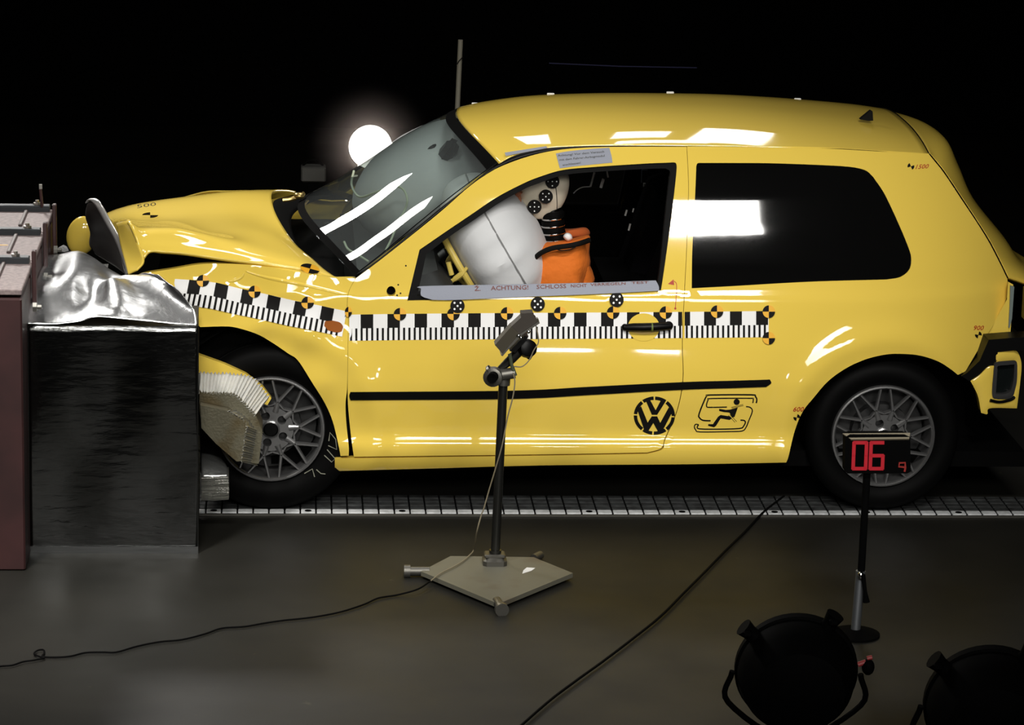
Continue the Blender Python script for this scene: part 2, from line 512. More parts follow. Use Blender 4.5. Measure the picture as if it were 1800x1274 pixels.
# ================================================================ setting: floor, wall, track
def floor_mat():
    m = mat('sealed_hall_floor', (.020, .019, .016), .5, spec=.14)
    nt = m.node_tree; b = nt.nodes['Principled BSDF']; tc = nt.nodes.new('ShaderNodeTexCoord')
    n1 = nt.nodes.new('ShaderNodeTexNoise'); n1.inputs['Scale'].default_value = 1.6; n1.inputs['Detail'].default_value = 8
    r1 = nt.nodes.new('ShaderNodeValToRGB'); r1.color_ramp.elements[0].position = .3; r1.color_ramp.elements[1].position = .75
    r1.color_ramp.elements[0].color = (.011, .0108, .0092, 1); r1.color_ramp.elements[1].color = (.0185, .0175, .0145, 1)
    n2 = nt.nodes.new('ShaderNodeTexNoise'); n2.inputs['Scale'].default_value = 7; n2.inputs['Detail'].default_value = 5
    r2 = nt.nodes.new('ShaderNodeValToRGB'); r2.color_ramp.elements[0].position = .72; r2.color_ramp.elements[1].position = .78
    r2.color_ramp.elements[0].color = (0, 0, 0, 1); r2.color_ramp.elements[1].color = (1, 1, 1, 1)
    mx = nt.nodes.new('ShaderNodeMixRGB'); mx.inputs[2].default_value = (.07, .065, .04, 1)
    L = nt.links
    L.new(tc.outputs['Object'], n1.inputs['Vector']); L.new(tc.outputs['Object'], n2.inputs['Vector'])
    L.new(n1.outputs['Fac'], r1.inputs['Fac']); L.new(n2.outputs['Fac'], r2.inputs['Fac'])
    L.new(r1.outputs['Color'], mx.inputs[1]); L.new(r2.outputs['Color'], mx.inputs[0]); L.new(mx.outputs[0], b.inputs['Base Color'])
    n3 = nt.nodes.new('ShaderNodeTexNoise'); n3.inputs['Scale'].default_value = 3; r3 = nt.nodes.new('ShaderNodeMapRange')
    r3.inputs[3].default_value = .38; r3.inputs[4].default_value = .6
    L.new(tc.outputs['Object'], n3.inputs['Vector']); L.new(n3.outputs['Fac'], r3.inputs[0]); L.new(r3.outputs[0], b.inputs['Roughness'])
    return m
FLOORM = floor_mat()
fl = MB().box((0, 2, -.05), (18, 18, .1)).build('floor', FLOORM, smooth=False); tag(fl, 'dark brown sealed concrete floor of the test hall', 'floor', kind='structure')
wb = MB().box((0, 9.1, 3), (18, .2, 6.2)).build('wall_back', VOID, smooth=False); tag(wb, 'unlit black back wall of the test hall', 'wall', kind='structure')

# steel track strip the car runs on : one strip of tiles, front row pale
TRK = mat('pale_track_tile', (.75, .77, .78), .5, metal=.1, var=(40, (.5, .52, .52), .35, .7))
TRG = mat('grey_track_tile', (.07, .075, .075), .5, metal=.3, var=(30, (.03, .03, .03), .3, .7))
tk = MB(); ya = PF(900, 907).y; pitch = .0594
nrow = 5; rowd = .052
xs0 = -1.62
tk.box((.35, ya+rowd*nrow/2, .0015), (4.6, rowd*nrow+.01, .003), k=2)
for i in range(int(4.5/pitch)):
    x = xs0+(i+.5)*pitch
    for j in range(nrow):
        tk.box((x, ya+.012+rowd*(j+.5)*.96, .0045), (pitch-.006, rowd-.008, .009), k=0 if j == 0 else 1, bev=.002)
    if i % 6 == 2: tk.lathe([(.013, 0), (.013, .0012)], (x, ya+.012+rowd*.45, .0091), n=16, k=2)
tk.box((.35, ya-.006, .004), (4.6, .010, .010), k=3, bev=.002)
o = tk.build('trim_1', [TRK, TRG, VOID, STEEL]); tag(o, 'steel track strip of small pale tiles under the near wheels', 'track', kind='structure')

# ================================================================ the crashed car
car = thing('crashed_car', (0, YC, 0), 'yellow three-door hatchback with its crumpled nose driven into a foil-covered barrier', 'car')

roof_edge = [(877, 287), (905, 272), (952, 260.5), (1000, 256.6), (1075, 254.8), (1150, 255.2), (1270, 256.2), (1350, 258), (1449, 260), (1568, 266.8), (1633, 270.4)]
tail_seam = [(1633, 270.4), (1658, 301), (1688, 346), (1732.6, 414.5), (1753.5, 453), (1768, 482), (1771, 489)]
# ---- door
door_out = outline([(612.6, 553), (610.6, 535), (613.6, 512), (625.6, 489)],
                   [(626, 489), (660, 463), (703, 429), (770, 375), (820, 331), (850, 309), (880, 293), (928, 275), (976, 264.5), (1030, 259.5), (1100, 258), (1207, 258)],
                   [(1207, 258), (1210, 330), (1207, 430), (1203, 510), (1199, 600), (1200, 665), (1190, 720), (1168, 772)],
                   [(1168, 772), (1162, 788), (1138, 795.5)], [(1138, 795.5), (960, 798.6), (622, 803)],
                   [(622, 803), (617.5, 770), (612.8, 725), (611.2, 690), (611.8, 620), (612.6, 553)])
win = outline([(716, 529), (726, 487), (737.5, 439)], [(737.5, 439), (787, 405), (830, 376), (873, 347), (917, 324), (945.5, 312), (989, 299), (1047, 293.4), (1133, 287.7), (1175, 286)],
              [(1175, 286), (1187, 286), (1190, 292)], [(1190, 292), (1188, 315), (1180, 384), (1168, 471), (1162, 511)], [(1162, 511), (989, 519), (844, 526), (716, 529)])
mirror_hole = circ(687.5, 512, 8, 9, 14)
door = panel('door', door_out, [win, mirror_hole], YEL, car, thick=.045, bev=.002)
mirrored(door, car)
def shrink(poly, d):
    n = len(poly); A = sum(poly[i].x*poly[(i+1) % n].y-poly[(i+1) % n].x*poly[i].y for i in range(n)); sg = 1 if A > 0 else -1
    r = []
    for i in range(n):
        t = poly[(i+1) % n]-poly[i-1]
        if t.length < 1e-6: r.append(poly[i].copy()); continue
        r.append(poly[i]+Vector((-t.y, t.x)).normalized()*d*sg)
    return r
# rubber window seal : ring just inside the opening
seal_in = outline([(733, 520), (740, 490), (749, 447)], [(749, 447), (791, 415), (834, 386), (877, 357), (920, 333), (947, 322), (990, 308), (1047, 302), (1133, 297), (1170, 296)],
                  [(1170, 296), (1178, 302), (1176, 320), (1169, 384), (1160, 471), (1155, 503)], [(1155, 503), (989, 512), (844, 517), (733, 520)])
sl = panel('window_seal', shrink(win, -1.0), [seal_in], BLK, door, thick=.03, off=.012, bev=0, step=0, ring=None)
mirrored(sl, car)
# black lining behind the door skin (keeps the opening clear)
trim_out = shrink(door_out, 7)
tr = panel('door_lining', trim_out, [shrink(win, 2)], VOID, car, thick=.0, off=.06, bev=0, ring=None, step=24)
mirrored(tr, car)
panel('mirror_mount_recess', circ(687.5, 512, 10, 11, 14), [], VOID, door, thick=0, off=.03, bev=0, step=0, ring=None)
# ---- rear quarter with sill, B pillar and rear wing
arch = [(1382, 813), (1386, 803), (1397, 758), (1411, 724), (1431, 698.5), (1456, 670), (1487, 647.6), (1521, 632), (1555, 623.6), (1583.5, 622), (1617, 625), (1648.5, 635), (1670, 648), (1684, 659)]
qout = outline([(1207.8, 258), (1210.8, 330), (1207.8, 430), (1203.9, 510), (1200, 600), (1201.3, 665), (1191.5, 720), (1169.5, 773), (1164, 790), (1138, 798)],
               [(1138, 798), (960, 801), (640, 805.5), (588.6, 806)], [(588.6, 806), (588.6, 828)], [(588.6, 828), (760, 823.5), (960, 818), (1215, 816), (1382, 813)],
               arch, [(1684, 659), (1697, 653)], [(1697, 653), (1713, 626), (1733, 592), (1752, 562), (1769, 526), (1772, 508), (1771, 489)], tail_seam[::-1],
               [(1633, 270.4), (1568, 267.6), (1449, 261.2), (1350, 259.2), (1270, 257.6), (1209.5, 257.6)])
qwin = outline([(1216, 507), (1217, 440), (1222, 343), (1224, 292)], [(1224, 292), (1227, 287), (1240, 286.5), (1352, 287), (1450, 290.5), (1490, 293), (1510, 296), (1524, 301), (1535, 311)],
               [(1535, 311), (1555.5, 342), (1579.6, 393), (1597, 435), (1602, 455), (1598.5, 474), (1583, 487), (1559, 491.5)], [(1559, 491.5), (1421, 495.6), (1283, 503.5), (1216, 507)])
quarter = panel('rear_quarter_panel', qout, [qwin], YEL, car, thick=.04, bev=.002)
mirrored(quarter, car)
QG = mat('black_tinted_glass', (.003, .003, .003), .03, spec=.5)
qg = panel('rear_side_window', shrink(qwin, -.6), [], QG, car, thick=.006, off=.006, bev=0, step=14, ring=None)
mirrored(qg, car)
PALEBAR = mat('pale_plastic_edge', (.30, .30, .27), .5)
# ---- front wing
arch_f = [(352, 575), (389, 573.8), (413.8, 575.6), (451, 587), (478, 602), (506, 621), (524, 634), (549, 673), (571.7, 709.8), (585.8, 743.7), (595.7, 786), (598.6, 801.6)]
wing_out = outline([(236, 492), (251, 481.5), (301, 473), (353, 464.4), (398, 463.5), (442, 466), (485, 471.6), (540, 481), (592, 489.5)], [(592, 489.5), (624, 489)],
                   [(625, 489), (613, 512), (610, 535), (612.1, 553)], [(612.1, 553), (611.3, 620), (610.3, 680), (607.5, 708), (608.5, 740), (613, 785), (613, 801)], [(613, 801), (598.6, 801.6)],
                   arch_f[::-1], [(352, 575), (338, 560), (316, 520), (296, 500), (236, 492)])
wing = panel('front_wing', wing_out, [], YEL, car, thick=.03, bev=.002)
# crease ridges in the crumpled wing : narrow folded ridges of sheet metal
def ridge(name, pts, wd, h, parent, m=None):
    c = cr([Vector(p) for p in pts], 6); rows = [[], [], []]
    for i, p in enumerate(c):
        t = c[min(i+1, len(c)-1)]-c[max(i-1, 0)]; n = Vector((-t.y, t.x)).normalized(); e = math.sin(math.pi*i/(len(c)-1))**.5 if 0 < i < len(c)-1 else 0
        for k, s_ in enumerate((-1, 0, 1)):
            q = PS(p.x+n.x*wd*s_*e, p.y+n.y*wd*s_*e); rows[k].append(q+SN(q)*(h*e if s_ == 0 else -.0006))
    return patch(name, rows, m or YEL, parent, n=3, thick=0)
ridge('crease', [(430, 478), (424, 487), (412, 493), (398, 495)], 4, .004, wing)
ridge('crease', [(430, 475), (440, 479), (470, 488), (520, 498), (566, 508), (600, 516), (612, 517)], 4, .004, wing)
# far wing
fw = wing.copy(); mirrored(wing, car)
# ---- roof
def sil_pts(t):
    xs = [a for a, b in t]; ys = [b for a, b in t]; return lambda x: float(np.interp(x, xs, ys))
rsil = sil_pts([(780, 203), (803, 192), (835, 183), (860, 176), (905, 171), (960, 167), (1025, 164), (1178, 164), (1300, 167), (1402, 174), (1470, 180), (1530, 187), (1583, 200), (1622, 220)])
EX = [PS(a, b) for a, b in roof_edge]
xf = P(803, 205, YC).x
secs = []; RC = []
for i, E in enumerate(EX):
    s_ = i/(len(EX)-1); k = max(0, 1-(E.x-EX[0].x)/1.0)
    cx = E.x-(EX[0].x-xf)*k**1.6 + .0*s_
    E2 = E+Vector((0, .004, 0))
    zc = solve_z(E2, cx, rsil, 2.3)
    RC.append(Vector((cx, YC, zc))); secs.append((E2, RC[-1]))
zs = _smooth(np.array([c.z for _, c in secs]), .8)[:len(secs)]
secs = [section(E, Vector((c.x, c.y, float(z))), 2.5, 24) for (E, c), z in zip(secs, zs)]
roof = sheet('roof', secs, YEL, car, thick=.012, n=5)
# headliner below the roof
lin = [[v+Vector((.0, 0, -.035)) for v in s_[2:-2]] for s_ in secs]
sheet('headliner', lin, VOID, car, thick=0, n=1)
# black gutter strip between door frame, roof and windscreen
def ribbon(name, a, b, m, parent, off=-.002, thick=.01, surf=None):
    """strip between two pixel polylines on the body side"""
    A = cr([Vector(p) for p in a], 6); B = cr([Vector(p) for p in b], 6); f = surf or (lambda x, y: PS(x, y, off))
    n = 40
    def rs(c):
        L = [0]
        for i in range(1, len(c)): L.append(L[-1]+(c[i]-c[i-1]).length)
        return [Vector((float(np.interp(L[-1]*k/n, L, [q.x for q in c])), float(np.interp(L[-1]*k/n, L, [q.y for q in c])))) for k in range(n+1)]
    A, B = rs(A), rs(B); rows = []
    for t in (0, .5, 1): rows.append([f(p.lerp(q, t).x, p.lerp(q, t).y) for p, q in zip(A, B)])
    return patch(name, rows, m, parent, n=1, thick=thick)
g = ribbon('gutter_seal', [(624, 484), (662, 458), (704, 424), (771, 368), (824, 327), (850, 305), (877, 288), (905, 273), (952, 261.5), (1000, 257.6), (1075, 255.8), (1208, 256.5)],
           [(626, 488.5), (661, 462.5), (704, 429), (771, 375), (821, 331), (851, 309), (881, 292), (928, 275), (976, 264), (1030, 259), (1100, 257.5), (1208, 257.5)], TRIM, car, off=.001, thick=.02)
mirrored(g, car)
g = ribbon('gutter_seal', [(1209, 255.8), (1350, 257.8), (1449, 259.8), (1568, 266.6), (1633, 270.2)], [(1209, 258.2), (1350, 259.6), (1449, 261.6), (1568, 268.2), (1633, 271)], TRIM, car, off=.006, thick=.01)
mirrored(g, car)
# ---- windscreen
WG = glass('windscreen_glass', (.62, .68, .66), .10, .0, haze=.07)
wedge = [(626, 486), (664, 457), (704, 423), (770, 367.5), (824, 326), (877, 287)]
wsil = sil_pts([(500, 352), (527, 345), (557, 337), (583, 319), (623.5, 295), (690, 250), (706, 240), (765, 209), (797, 197), (835, 183), (877, 172)])
EW = [PS(a, b)+Vector((-.004, .012, .0)) for a, b in wedge]
cxs = [P(523, 392, YC).x, P(571, 350, YC).x, P(622, 320, YC).x, P(700, 270, YC).x, P(752, 240, YC).x, xf-.004]
wc = []
for i, (E, cx) in enumerate(zip(EW, cxs)):
    if i == 5: z = RC[0].z-.002
    else: z = solve_z(E, cx, wsil, 2.9, 2.0)
    wc.append(Vector((cx, YC, z)))
print('screen centre', [tuple(round(q, 3) for q in v) for v in wc], 'roof', [round(v.z, 3) for v in RC])
wsec = [section(E, c, 2.9, 24) for E, c in zip(EW, wc)]
screen = sheet('windscreen', wsec, WG, car, thick=0, n=4)
# black printed band along top and near edge
def sub(secs_, u0, u1, v0, v1, n=20, off=.002):
    """part of a section grid, parameters 0..1"""
    C = [cr(list(c), 8) for c in zip(*secs_)]; nu, nv = len(C), len(C[0]); R = []
    def at(u, v):
        x = u*(nu-1); i = min(int(x), nu-2); fx = x-i; y = v*(nv-1); j = min(int(y), nv-2); fy = y-j
        return (C[i][j]*(1-fx)+C[i+1][j]*fx)*(1-fy)+(C[i][j+1]*(1-fx)+C[i+1][j+1]*fx)*fy
    for b in range(5):
        R.append([at(u0+(u1-u0)*a/n, v0+(v1-v0)*b/4)+Vector((-.3, -.1, .9))*off for a in range(n+1)])
    return R
patch('printed_band', sub(wsec, 0, 1, .93, 1.0, n=30), VOID, screen, n=1, thick=0)
patch('printed_band', sub(wsec, 0, .035, 0, .95, n=3), VOID, screen, n=2, thick=0)
patch('printed_band', sub(wsec, .965, 1, 0, .95, n=3), VOID, screen, n=2, thick=0)
patch('printed_band', sub(wsec, 0, 1, .0, .05, n=30), VOID, screen, n=1, thick=0)
# far pillar line along the screen
MB().tube([v+Vector((-.006, .006, .012)) for v in cr([s_[-1] for s_ in wsec], 4)], .014, 8).build('windscreen_pillar', YEL, car)
# ---- hood
def N3(a, b, y): return P(a, b, y)
hood_net = [
 [(590, 487, .125), (570, 473, .19), (551, 456, .30), (516, 425, .52), (484, 374, .87), (478, 338, 1.18), (500, 333, 1.45), (520, 336, 1.6)],
 [(545, 476, .115), (533, 462, .17), (515, 444, .29), (478, 412, .52), (450, 376, .87), (446, 337, 1.18), (470, 336, 1.45), (480, 345, 1.6)],
 [(470, 464, .105), (462, 448, .16), (452, 430, .28), (430, 405, .52), (405, 376, .87), (400, 338, 1.18), (415, 342, 1.42), (425, 352, 1.58)],
 [(400, 456, .10), (393, 436, .15), (384, 416, .25), (368, 408, .48), (350, 380, .87), (340, 345, 1.18), (350, 350, 1.42), (360, 360, 1.55)],
 [(330, 446, .09), (326, 428, .13), (318, 402, .22), (306, 399, .45), (290, 386, .85), (278, 353, 1.15), (285, 358, 1.38), (295, 368, 1.5)],
 [(290, 443, .085), (286, 424, .12), (278, 401, .20), (268, 397, .42), (250, 388, .82), (236, 360, 1.12), (243, 364, 1.35), (252, 374, 1.48)],
 [(263, 443, .08), (259, 424, .11), (250, 402, .18), (238, 394, .38), (222, 387, .78), (205, 368, 1.1), (210, 373, 1.33), (220, 382, 1.45)],
 [(250, 462, .07), (243, 430, .09), (228, 389, .17), (214, 388, .36), (200, 388, .74), (182, 377, 1.05), (186, 382, 1.3), (196, 390, 1.42)]]
hood = patch('hood', [[N3(*q) for q in r] for r in hood_net], YEL, car, n=7, thick=.012)
# folded front corner of the hood
patch('folded_hood_edge', [[N3(228, 388, .17), N3(243, 430, .09), N3(252, 458, .06), N3(240, 474, .04)],
                          [N3(215, 389, .22), N3(226, 432, .16), N3(234, 462, .10), N3(232, 478, .06)],
                          [N3(204, 392, .30), N3(212, 432, .22), N3(220, 462, .14), N3(225, 482, .08)]], YEL, hood, n=6, thick=.006)
patch('folded_hood_edge', [[N3(226, 386, .35), N3(212, 384, .5), N3(198, 388, .6)], [N3(226, 420, .33), N3(208, 420, .5), N3(196, 410, .6)], [N3(224, 458, .3), N3(212, 440, .45), N3(200, 430, .55)]], YEL, hood, n=6, thick=.004)
# upturned dark front panel with a bright edge
FIN = mat('grey_primer_underside', (.055, .052, .050), .35, metal=.3)
finr = [[(153, 358, .55), (150, 380, .62), (158, 408, .66), (157, 430, .68), (168, 447, .62)],
        [(158, 353, .50), (160, 385, .56), (172, 415, .58), (180, 440, .55), (192, 462, .48)],
        [(166, 356, .44), (174, 385, .48), (188, 415, .48), (198, 445, .44), (207, 472, .36)],
        [(172, 366, .42), (186, 393, .44), (203, 424, .42), (213, 452, .36), (220, 482, .26)]]
fin = patch('bent_up_front_panel', [[N3(*q) for q in r] for r in finr], FIN, car, n=6, thick=.008)
rim_pts = [(152, 358, .56), (156, 353, .52), (164, 354, .45), (173, 364, .42), (188, 391, .42), (204, 420, .40), (215, 448, .34), (222, 470, .27), (223, 484, .22)]
a_ = cr([N3(x-2, y, d+.01) for x, y, d in rim_pts], 5); b_ = cr([N3(x+7.5, y-2.5, d-.01) for x, y, d in rim_pts], 5)
patch('bright_panel_edge', [a_, [(p+q)/2+Vector((0, -.006, .004)) for p, q in zip(a_, b_)], b_], mat('bright_edge_metal', (.8, .8, .78), .3, metal=.6), fin, n=2, thick=.004)  # strip along the panel's edge, much brighter than the panel
# far headlamp corner, a domed yellow panel
mb = MB(); c = N3(144, 414, 1.25); mb.ell(c, (.062, .035, .082), rot=Matrix.Rotation(rad(14), 3, 'Y'), n=28); mb.build('wing_corner', YEL, car)
# engine bay, floor pan and firewall behind the gaps
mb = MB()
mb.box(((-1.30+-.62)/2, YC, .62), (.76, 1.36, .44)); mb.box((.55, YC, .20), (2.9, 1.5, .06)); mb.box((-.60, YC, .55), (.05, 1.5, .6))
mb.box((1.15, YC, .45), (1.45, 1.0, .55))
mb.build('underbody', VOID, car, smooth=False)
# wheel housings
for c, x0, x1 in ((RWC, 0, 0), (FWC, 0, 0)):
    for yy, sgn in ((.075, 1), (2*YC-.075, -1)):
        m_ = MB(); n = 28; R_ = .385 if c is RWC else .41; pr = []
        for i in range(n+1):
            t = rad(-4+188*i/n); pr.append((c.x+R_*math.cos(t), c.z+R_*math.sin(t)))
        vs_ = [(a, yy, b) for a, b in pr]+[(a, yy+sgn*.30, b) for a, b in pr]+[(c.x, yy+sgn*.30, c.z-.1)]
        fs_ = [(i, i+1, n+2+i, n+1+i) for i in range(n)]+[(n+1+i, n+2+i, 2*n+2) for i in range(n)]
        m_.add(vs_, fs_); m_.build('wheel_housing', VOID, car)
# ---- cowl (black) between hood and windscreen
cw = [[P(592, 489, .15), P(545, 452, .35), P(505, 405, .6), P(482, 352, .95), P(490, 336, 1.2), P(540, 332, 1.5)],
      [P(626, 489, .13), P(560, 462, .36), P(525, 420, .62), P(512, 372, .95), P(540, 345, 1.25), P(585, 330, 1.5)]]
patch('cowl', [[v+Vector((0, 0, -.03)) for v in r] for r in cw], VOID, car, n=6, thick=.004)
mb = MB()
mb.tube(cr([P(497, 352, 1.0), P(512, 350, 1.0), P(524, 346, 1.0), P(534, 340, 1.02)], 5), .009, 8)
mb.ell(P(526, 344, 1.0), (.022, .02, .014)); mb.build('wiper_spindle', mat('dull_brass', (.45, .33, .12), .3, metal=.9), car)
# ---- spoiler and tailgate
TE = [PS(a, b) for a, b in [(1633, 270.4), (1645, 285), (1660, 304), (1688, 346), (1732.6, 414.5), (1753.5, 453), (1771, 489)]]
TEo = [e+Vector((.004, 0, .003)) for e in TE]
rc = RC[-1]
TC = [Vector((rc.x, YC, rc.z)), P(1648, 230, YC), P(1669, 272, YC), P(1693, 330, YC), P(1748, 399, YC), P(1780, 443, YC), P(1845, 482, YC)]
tsec = [section(E, C, p, 22, q) for E, C, p, q in zip(TEo, TC, (2.5, 3, 3.4, 3.2, 3, 3, 3), (2, 2.2, 2.6, 2.8, 2.8, 2.8, 2.6))]
tail = sheet('tailgate', tsec, YEL, car, thick=.015, n=5)
ts = cr([e+Vector((.001, -.001, .001)) for e in TE], 5)
MB().tube(ts, .0026, 6).build('tailgate_gap', VOID, car)
g2 = MB().tube([v+Vector((0, 0, .0015)) for v in secs[-1]], .0022, 6).build('roof_end_gap', VOID, roof)
# antenna fin on the roof
ap = [(1512, 210), (1518, 205), (1531, 194.5), (1534, 196), (1535, 212), (1528, 212.5)]
mb = MB(); mb.prism([P(a, b, .62) for a, b in ap], (0, .03, 0)); fixnormals(mb.build('antenna_fin', TRIM, car))
# paper tabs along the far edge of the roof
for a, b, w_ in ((835, 183, 12), (968, 166, 13), (1178, 163.5, 13), (1402, 175, 12)):
    p0 = P(a, b, 1.22); s_ = w_/430
    MB().box(p0, (s_, .01, .012), bev=.002).build('tape_tab', WHITE, roof)
# grey tape strip on the roof edge
decal('roof_tape', [(outline([(887, 269), (920, 264), (960, 258)], [(960, 258), (962, 261)], [(962, 261), (920, 269), (889, 275)], [(889, 275), (887, 269)]), [], TAPE)], car, off=.006)
# ---- rear lamp aperture, strap and torn-off bumper
LM = mat('tail_lamp_edge', (.16, .20, .19), .4)
fl_ = [(1750, 562), (1733, 592), (1722, 610), (1775, 600), (1778, 560), (1781, 500), (1772, 495), (1770, 526)]
mb = MB(); mb.add([P(a, b, .20) for a, b in fl_]+[P(a, b, .30) for a, b in fl_], [tuple(range(8))]+[(i, 8+i, 8+(i+1) % 8, (i+1) % 8) for i in range(8)])
fixnormals(mb.build('lamp_recess_flange', YEL, car, smooth=False))
mb = MB(); mb.prism([P(a, b, .19) for a, b in [(1776, 502), (1783, 504), (1779, 560), (1775, 576), (1773, 576), (1775, 540)]], (0, .02, 0)); fixnormals(mb.build('rear_lamp_edge', LM, car, smooth=False))
mb = MB(); mb.box(P(1815, 540, .55), (.13, .72, .22), bev=.02); mb.build('rear_lamp_cavity', VOID, car)
mb = MB(); mb.box(P(1822, 535, .30), (.09, .14, .16), bev=.02); mb.build('rear_crossmember', YEL, car)
st = [(1738, 597), (1775, 594), (1850, 590), (1850, 622), (1783, 615), (1754, 619), (1752, 643), (1738, 645), (1706, 671), (1690, 661), (1700, 655), (1722, 634)]
mb = MB(); mb.prism([P(a, b, .06) for a, b in st], (0, .10, 0)); fixnormals(mb.build('bumper_bracket', TRIM, car, smooth=False))
bo = outline([(1706.5, 670), (1719, 695.7), (1725, 726)], [(1725, 726), (1736, 728), (1741, 718), (1788, 718)], [(1788, 718), (1794, 670), (1796, 640), (1791, 622), (1785, 615)], [(1785, 615), (1754, 620), (1752, 643)], [(1752, 643), (1738, 645), (1722, 660), (1706.5, 670)])
def PB(a, b):
    p = P(a, b, .05); return P(a, b, .05+.5*max(0, (a-1740)/460)**1.2)
bump = panel('rear_bumper', bo, [outline([(1747, 647), (1750, 637), (1770, 634)], [(1770, 634), (1785, 634), (1788, 642)], [(1788, 642), (1787, 670), (1782, 692)], [(1782, 692), (1776, 700), (1754, 701)], [(1754, 701), (1744, 694), (1747, 647)])], YEL, car, thick=.05, surf=PB, analytic=False, bev=.004)
ro = outline([(1747, 647), (1750, 637), (1770, 634)], [(1770, 634), (1785, 634), (1788, 642)], [(1788, 642), (1787, 670), (1782, 692)], [(1782, 692), (1776, 700), (1754, 701)], [(1754, 701), (1744, 694), (1747, 647)])
ri = outline([(1753, 649), (1754, 643), (1770, 641)], [(1770, 641), (1783, 640)], [(1783, 640), (1781, 668), (1776, 688)], [(1776, 688), (1765, 692), (1750, 692)], [(1750, 692), (1753, 649)])
panel('reflector_frame', ro, [ri], mat('dark_grey_plastic', (.035, .035, .035), .4), bump, thick=.03, surf=lambda a, b: PB(a, b)+Vector((0, -.006, 0)), analytic=False, bev=.002)
panel('reflector', ri, [], mat('dark_cracked_reflector', (.006, .008, .008), .15, bump=(30, .6, .01)), bump, thick=0, surf=lambda a, b: PB(a, b)+Vector((0, .02, 0)), analytic=False, bev=0)
MB().tube(cr([PB(a, b)+Vector((0, -.004, 0)) for a, b in [(1740, 703), (1757, 706), (1776, 702), (1783, 697)]], 4), .006, 8).build('reflector_slot', TRIM, bump)
# yellow bumper remnant in front of the front wheel
mb = MB(); rp = [(300, 600), (351, 624), (395, 640), (432, 657), (462, 680), (477, 700), (470, 712), (440, 700), (351, 690), (300, 690)]
mb.prism([P(a, b, .012) for a, b in rp], (0, .03, 0)); fixnormals(mb.build('bumper_remnant', YEL, car))
# ---- rub strip
rs_ = outline([(616, 690), (900, 687.5), (1040, 680.5), (1200, 672.5), (1290, 670), (1354, 668)], [(1354, 668), (1356, 674), (1347, 680.5)], [(1347, 680.5), (1290, 682.5), (1200, 685.5), (1040, 694.5), (900, 701.5), (616, 704)], [(616, 704), (614, 697), (616, 690)])
rp_ = panel('rub_strip', rs_, [], BLK, car, thick=.012, off=-.010, bev=.005, step=12, ring=3)
mirrored(rp_, car)
